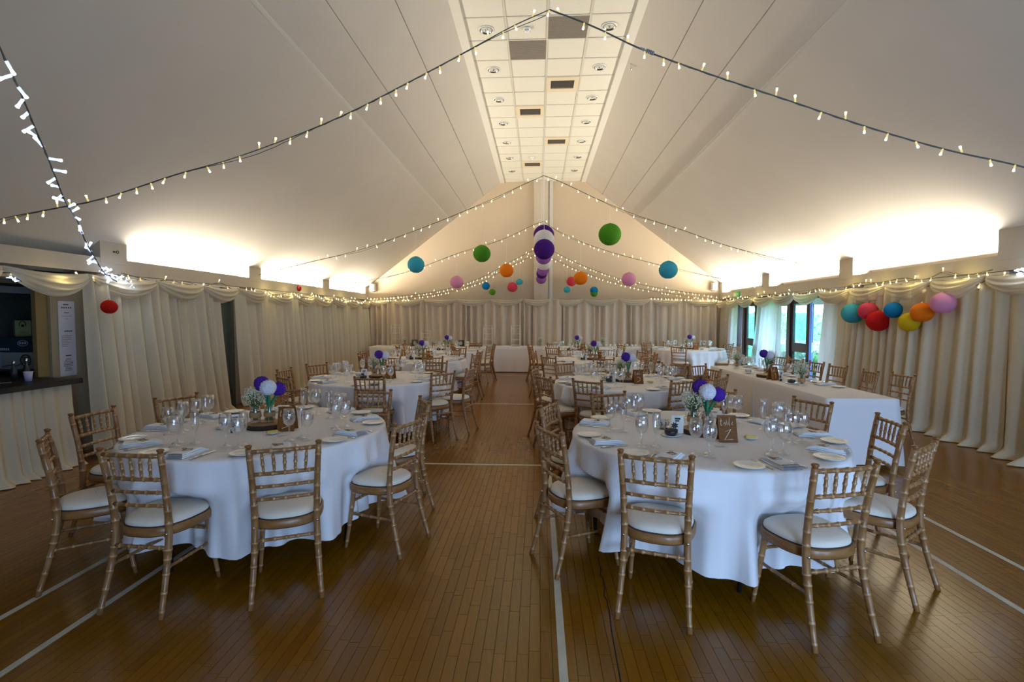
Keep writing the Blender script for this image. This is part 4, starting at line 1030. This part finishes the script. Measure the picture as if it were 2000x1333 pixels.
HL = [('cyan', -2.33, 9.58, 2.63, .32, 3.23, 'pale blue paper lantern farthest left under the near garland'), ('green', -1.07, 9.58, 2.83, .33, 3.70, 'green paper lantern left of the centre pier'),
 ('pink', -2.08, 12.85, 2.52, .338, 3.01, 'pink paper lantern hanging left of the pier'), ('orange', -.81, 12.85, 2.81, .351, 3.50, 'orange paper lantern just left of the purple column of lanterns'),
 ('blue', -1.63, 15.3, 2.60, .25, 2.95, 'small blue paper lantern left of the pier'), ('green', -1.43, 15.2, 2.41, .20, 3.0, 'tiny green paper lantern below the small blue one on the left'),
 ('rose', -.81, 15.3, 2.56, .31, 3.35, 'rose red paper lantern left of the pier'), ('cyan', -.59, 15.5, 2.72, .205, 3.4, 'tiny pale blue lantern above the rose one on the left'),
 ('green', 1.32, 9.58, 3.17, .417, 3.74, 'large green paper lantern right of the pier, highest on that side'), ('cyan', 2.40, 9.58, 2.51, .339, 3.32, 'pale blue paper lantern farthest right under the near garland'),
 ('pink', 2.25, 12.85, 2.58, .351, 3.13, 'pink paper lantern hanging right of the pier'), ('orange', 1.05, 12.85, 2.61, .351, 3.54, 'orange paper lantern right of the purple column of lanterns'),
 ('rose', 1.01, 15.5, 2.73, .30, 3.4, 'rose red lantern half hidden behind the right orange one'), ('blue', 1.70, 15.2, 2.45, .245, 3.1, 'small blue paper lantern right of the pier'),
 ('cyan', .87, 15.5, 2.48, .205, 3.4, 'tiny pale blue lantern low right of the pier'), ('green', 1.70, 15.55, 2.36, .22, 3.0, 'tiny green lantern peeping below the small blue one on the right'),
 ('purple', .10, 9.25, 2.86, .375, 4.2, 'deep purple lantern frontmost of the central column'), ('white', .10, 9.72, 3.10, .394, 4.25, 'white lantern just behind the frontmost purple one'), ('purple', .10, 10.2, 3.27, .41, 4.25, 'purple lantern topmost of the central column'),
 ('lilac', .12, 12.4, 3.10, .379, 4.0, 'lilac lantern below the frontmost purple one'), ('white', .13, 12.9, 3.01, .392, 4.0, 'white lantern lower in the central column'),
 ('lilac', .12, 14.3, 2.94, .32, 3.9, 'lilac lantern in the lower half of the central column'), ('purple', .09, 14.8, 2.90, .315, 3.85, 'purple lantern near the bottom of the central column'), ('lilac', .08, 15.3, 2.78, .31, 3.8, 'lilac lantern lowest of the central column')]
GZ = ([-5.35, -4.04, -2.91, -1.78, -.82, -.11, .35, .52, 1.23, 2.01, 2.94, 3.87], [2.23, 2.32, 2.5, 2.86, 3.37, 3.71, 3.75, 3.62, 3.27, 2.97, 2.68, 2.49])
for a in HL:
    a = list(a)
    if abs(a[1]) < .2: a[5] = ZC            # the central column hangs from the ceiling
    elif a[2] > 15: a[2] = 15.7; a[5] = float(np.interp(a[1], *GZ))
    lantern(*a)
for col, y, z, d, lab in (('cyan', 9.02, 1.70, .35, 'blue lantern farthest from the camera on the right drape'), ('rose', 8.62, 1.73, .29, 'rose lantern second from the door on the right drape'), ('red', 8.36, 1.57, .33, 'red lantern lowest of the row on the right drape'),
   ('blue', 8.02, 1.74, .25, 'mid blue lantern between the red and yellow ones on the right drape'), ('yellow', 7.68, 1.56, .28, 'yellow lantern on the right drape'), ('orange', 7.44, 1.70, .28, 'orange lantern on the right drape beside the yellow one'), ('pink', 7.08, 1.82, .29, 'pink lantern nearest the camera on the right drape')):
    lantern(col, 5.40, y, z, d, 2.1, lab)
lantern('scarlet', XL+.36, 5.80, 1.755, .17, 2.1, 'scarlet lantern on the left drape beside the bar')

# ================================================================ FAIRY LIGHTS
def bulb_mesh(name, body, tip):
    b = MB(); b.lathe([(.001, 0), (.0075, 0), (.0075, .030), (.006, .034)], 8, m=0); b.lathe([(.006, .034), (.0080, .046), (.0092, .056), (.004, .059), (.001, .059)], 8, m=1)
    return b.mesh(name, [body, tip])
BW, BC = bulb_mesh('bulb', 'led_warm_body', 'led_warm'), bulb_mesh('bulb', 'led_cool_body', 'led_cool')
def string(pts, gap, lab, cool=False, wire='wire_green', r=.005, loose=.03, seed=1, bs=1.0, spread=.5, peak=False):
    rg = random.Random(seed); pts = [Vector(p) for p in pts]
    o0 = pts[0].copy(); e = empty('fairy_light_string', o0); tag(e, lab, 'fairy lights', 'strings of fairy lights')
    path, _, _ = bamboo([p-o0 for p in pts], r, [])
    d = [0]
    for i in range(1, len(path)): d.append(d[-1]+(path[i]-path[i-1]).length)
    def at(s):
        for i in range(1, len(path)):
            if d[i] >= s:
                t = (s-d[i-1])/max(1e-6, d[i]-d[i-1]); return path[i-1].lerp(path[i], t), (path[i]-path[i-1]).normalized()
        return path[-1], (path[-1]-path[-2]).normalized()
    L = d[-1]; n = max(8, int(L/.08)); w1 = []; w2 = []
    for i in range(n+1):
        p_, t_ = at(L*i/n); w1.append(p_)
        q = L*i/n; sag = loose*max(0, math.sin(q*2.3+seed))**3
        w2.append(p_+Vector((.004*math.cos(q*40), .004*math.sin(q*40), -.006-sag)))
    MB().tube(w1, r, 6).tube(w2, r*.7, 5).build('wire', wire, e)
    if peak: MB().tube([path[-1], (path[-1].x, path[-1].y, ZC-o0.z)], .0012, 4).build('hanging_line', 'white_plastic', e)
    s = gap*.5
    while s < L:
        p_, t_ = at(s); side = t_.orthogonal().normalized(); a = rg.uniform(0, 6.3)
        dr = Vector((0, 0, -1 if rg.random() < .78 else .9))+t_*rg.uniform(-spread, spread)+t_.cross(Vector((0, 0, 1)))*rg.uniform(-spread, spread)
        if cool: dr = Vector((rg.uniform(-1, 1), rg.uniform(-.6, .6), rg.uniform(-1, .5)))
        o = link('bulb', BC if cool else BW, e, p_+dr.normalized()*.004, dr.normalized().to_track_quat('Z', 'Y').to_euler()); o.scale = (bs, bs, bs)
        s += gap*rg.uniform(.7, 1.3)
    return e
def ypl(y, L): return [(x, y, z) for x, z in L]
string(ypl(4.45, [(XL+.1, 2.40), (-4.95, 2.53), (-4.45, 2.62), (-3.95, 2.71), (-3.27, 2.91), (-2.75, 3.04), (-2.14, 3.24), (-1.63, 3.44), (-1.12, 3.68), (-.67, 3.9), (-.23, 4.12), (.09, 4.25)]), .155, 'fairy light string rising from the left to the nearest peak', seed=1, r=.0045, peak=True, bs=.95)
string(ypl(4.45, [(.09, 4.25), (.46, 4.1), (.87, 3.9), (1.41, 3.69), (2.0, 3.48), (2.76, 3.21), (3.38, 3.02), (3.99, 2.87), (4.8, 2.62), (XR-.1, 2.42)]), .185, 'fairy light string falling from the nearest peak to the right', seed=2, loose=.0)
e = empty('cable_connector', (.90, 4.45, 3.89)); tag(e, 'grey plug connector on the nearest right fairy light string', 'connector')
b = MB().tube([(-.05, 0, .022), (-.01, 0, .004)], [.007, .014], 8).tube([(.0, 0, 0), (.07, 0, -.03)], .016, 8); b.build('plug_body', 'wire_white', e)
b = MB()
for i in range(4): t = i/4; b.tube([(.012+.014*i, 0, -.005-.006*i), (.017+.014*i, 0, -.007-.006*i)], .019, 8)
b.build('ribs', 'wire_green', e)
string(ypl(9.58, [(XL+.06, 2.45), (-4.45, 2.68), (-3.44, 2.91), (-2.64, 3.17), (-1.76, 3.49), (-.89, 3.84), (-.31, 4.1), (.09, 4.27)]), .185, 'fairy light string left of the second peak', seed=3, r=.0045, peak=True)
string(ypl(9.58, [(.09, 4.27), (.45, 4.13), (1.12, 3.81), (1.78, 3.53), (2.62, 3.25), (3.46, 2.95), (4.48, 2.68), (XR-.06, 2.47)]), .185, 'fairy light string right of the second peak', seed=4, r=.0045)
string(ypl(12.85, [(-5.4, 2.42), (-4.36, 2.58), (-3.29, 2.81), (-1.97, 3.28), (-.93, 3.59), (-.16, 3.94), (.13, 4.04)]), .17, 'fairy light string left of the third peak', seed=5, r=.0045, peak=True)
string(ypl(12.85, [(.13, 4.04), (.49, 3.79), (1.25, 3.45), (2.14, 3.16), (3.41, 2.84), (4.91, 2.5), (5.53, 2.40)]), .17, 'fairy light string right of the third peak', seed=6, r=.0045)
string(ypl(15.7, [(-5.35, 2.23), (-4.04, 2.32), (-2.91, 2.5), (-1.78, 2.86), (-.82, 3.37), (-.11, 3.71)]), .12, 'upper fairy light string on the left of the back gable', seed=7, r=.005)
string(ypl(15.75, [(-5.3, 2.15), (-4.04, 2.25), (-2.91, 2.41), (-1.78, 2.74), (-.82, 3.24), (-.11, 3.58)]), .13, 'lower fairy light string on the left of the back gable', seed=8, r=.004)
string(ypl(15.7, [(.35, 3.75), (.52, 3.62), (1.23, 3.27), (2.01, 2.97), (2.94, 2.68), (3.87, 2.49), (5.45, 2.27)]), .13, 'upper fairy light string on the right of the back gable', seed=9, r=.005)
string(ypl(15.75, [(.35, 3.50), (.52, 3.40), (1.23, 3.08), (2.01, 2.80), (2.94, 2.55), (3.87, 2.38), (5.45, 2.18)]), .13, 'lower fairy light string on the right of the back gable', seed=10, r=.004)
def zig(x, y0, y1, z0, a, n, seed):
    rg = random.Random(seed); return [(x+rg.uniform(-.01, .01), lerp(y0, y1, i/n), z0+a*math.sin(i*1.7+seed)+rg.uniform(-.02, .02)) for i in range(n+1)]
string(zig(XL+.06, 6.35, 9.5, 2.17, .03, 12, 1), .20, 'fairy lights running along the left beam before the first post', seed=11, r=.004)
string(zig(XL+.16, 9.6, 16.0, 2.13, .04, 20, 2), .13, 'fairy lights along the far left beam over the swags', seed=12, r=.004)
string(zig(XR-.06, 6.5, 9.5, 2.21, .03, 12, 3), .17, 'fairy lights running along the near right beam', seed=13, r=.004)
string(zig(XR-.10, 9.5, 16.0, 2.17, .035, 20, 4), .15, 'fairy lights along the far right beam over the swags', seed=14, r=.004)
string(zig(XR-.10, 5.9, 9.8, 2.05, .05, 14, 5), .24, 'warm lights glowing inside the right wall swags', seed=15, r=.003)
string(zig(XL+.10, 4.7, 6.2, 2.05, .05, 7, 6), .16, 'warm lights glowing inside the swag over the bar', seed=16, r=.003)
string(ypl(15.72, [(-5.35, 2.17), (-4.6, 2.19), (-4.0, 2.20)])+[], .10, 'short warm light string in the left back corner', seed=17, r=.003)
string(ypl(15.72, [(3.4, 2.24), (4.4, 2.20), (5.45, 2.17)]), .10, 'short warm light string in the right back corner', seed=18, r=.003)
# cool white string: from the ceiling near the camera down to the left swag, bunched at its end
def at_line(px, py_, z): return (px, py_, z)
W0, W1 = Vector((-5.40, 6.35)), Vector((-2.5, 2.0))
string([(-4.958, 5.735, 2.055), (-4.556, 5.124, 2.091), (-4.217, 4.609, 2.238), (-4.046, 4.35, 2.327), (-3.898, 4.125, 2.454), (-3.7, 3.823, 2.534), (-3.564, 3.616, 2.654), (-3.429, 3.411, 2.773), (-3.296, 3.21, 2.872), (-3.19, 3.048, 2.967), (-3.093, 2.901, 3.037), (-2.992, 2.747, 3.104), (-2.891, 2.593, 3.171), (-2.689, 2.285, 3.305), (-2.386, 1.823, 3.506)], .115, 'cool white fairy light string dropping from upper left to the bar', cool=True, wire='wire_green', seed=20, r=.005, loose=.0, bs=1.25)
def tangle(c, n, seed, sx, sy, sz):
    rg = random.Random(seed); return [(c[0]+rg.uniform(-sx, sx), c[1]+lerp(-sy, sy, i/(n-1))+rg.uniform(-.05, .05), c[2]-i*sz/n+rg.uniform(-.035, .035)) for i in range(n)]
string(tangle((XL+.15, 6.18, 2.20), 14, 3, .03, .25, .16), .035, 'cool white light bunch tangled at the left swag', cool=True, seed=21, r=.003, loose=0, bs=.8)
string(tangle((XR-.14, 6.02, 2.22), 12, 4, .03, .12, .10), .035, 'cool white light bunch tangled at the right edge swag', cool=True, seed=22, r=.003, loose=0, bs=.8)
string([(XL+.13, 4.72, 2.08), (XL+.15, 4.80, 2.02), (XL+.13, 4.90, 2.06), (XL+.15, 4.98, 2.0)], .06, 'short cool light tail at the far left swag', cool=True, seed=23, r=.003, loose=0, bs=.8)
# glow of the warm lights that lie under the swags
def glow(loc, en, col):
    l = bpy.data.lights.new('swag_glow', 'POINT'); l.energy = en; l.color = col; l.shadow_soft_size = .03; o = bpy.data.objects.new('swag_glow', l); C.objects.link(o); o.location = loc
for y in (9.9, 10.7, 11.6, 12.6, 13.8): glow((XL+.22, y, 2.17), .9, (1, .80, .28))
for y in (6.9, 7.7, 8.5, 9.3, 13.2, 14.6): glow((XR-.22, y, 2.19), .7, (1, .80, .28))
glow((-4.9, 15.5, 2.22), 1.2, (1, .82, .35)); glow((5.0, 15.45, 2.22), 1.2, (1, .82, .35)); glow((XL+.25, 5.4, 2.08), .4, (1, .80, .3))
glow((XL+.28, 6.2, 2.12), 1.0, (.7, .8, 1)); glow((XR-.28, 6.0, 2.2), .8, (.7, .8, 1))
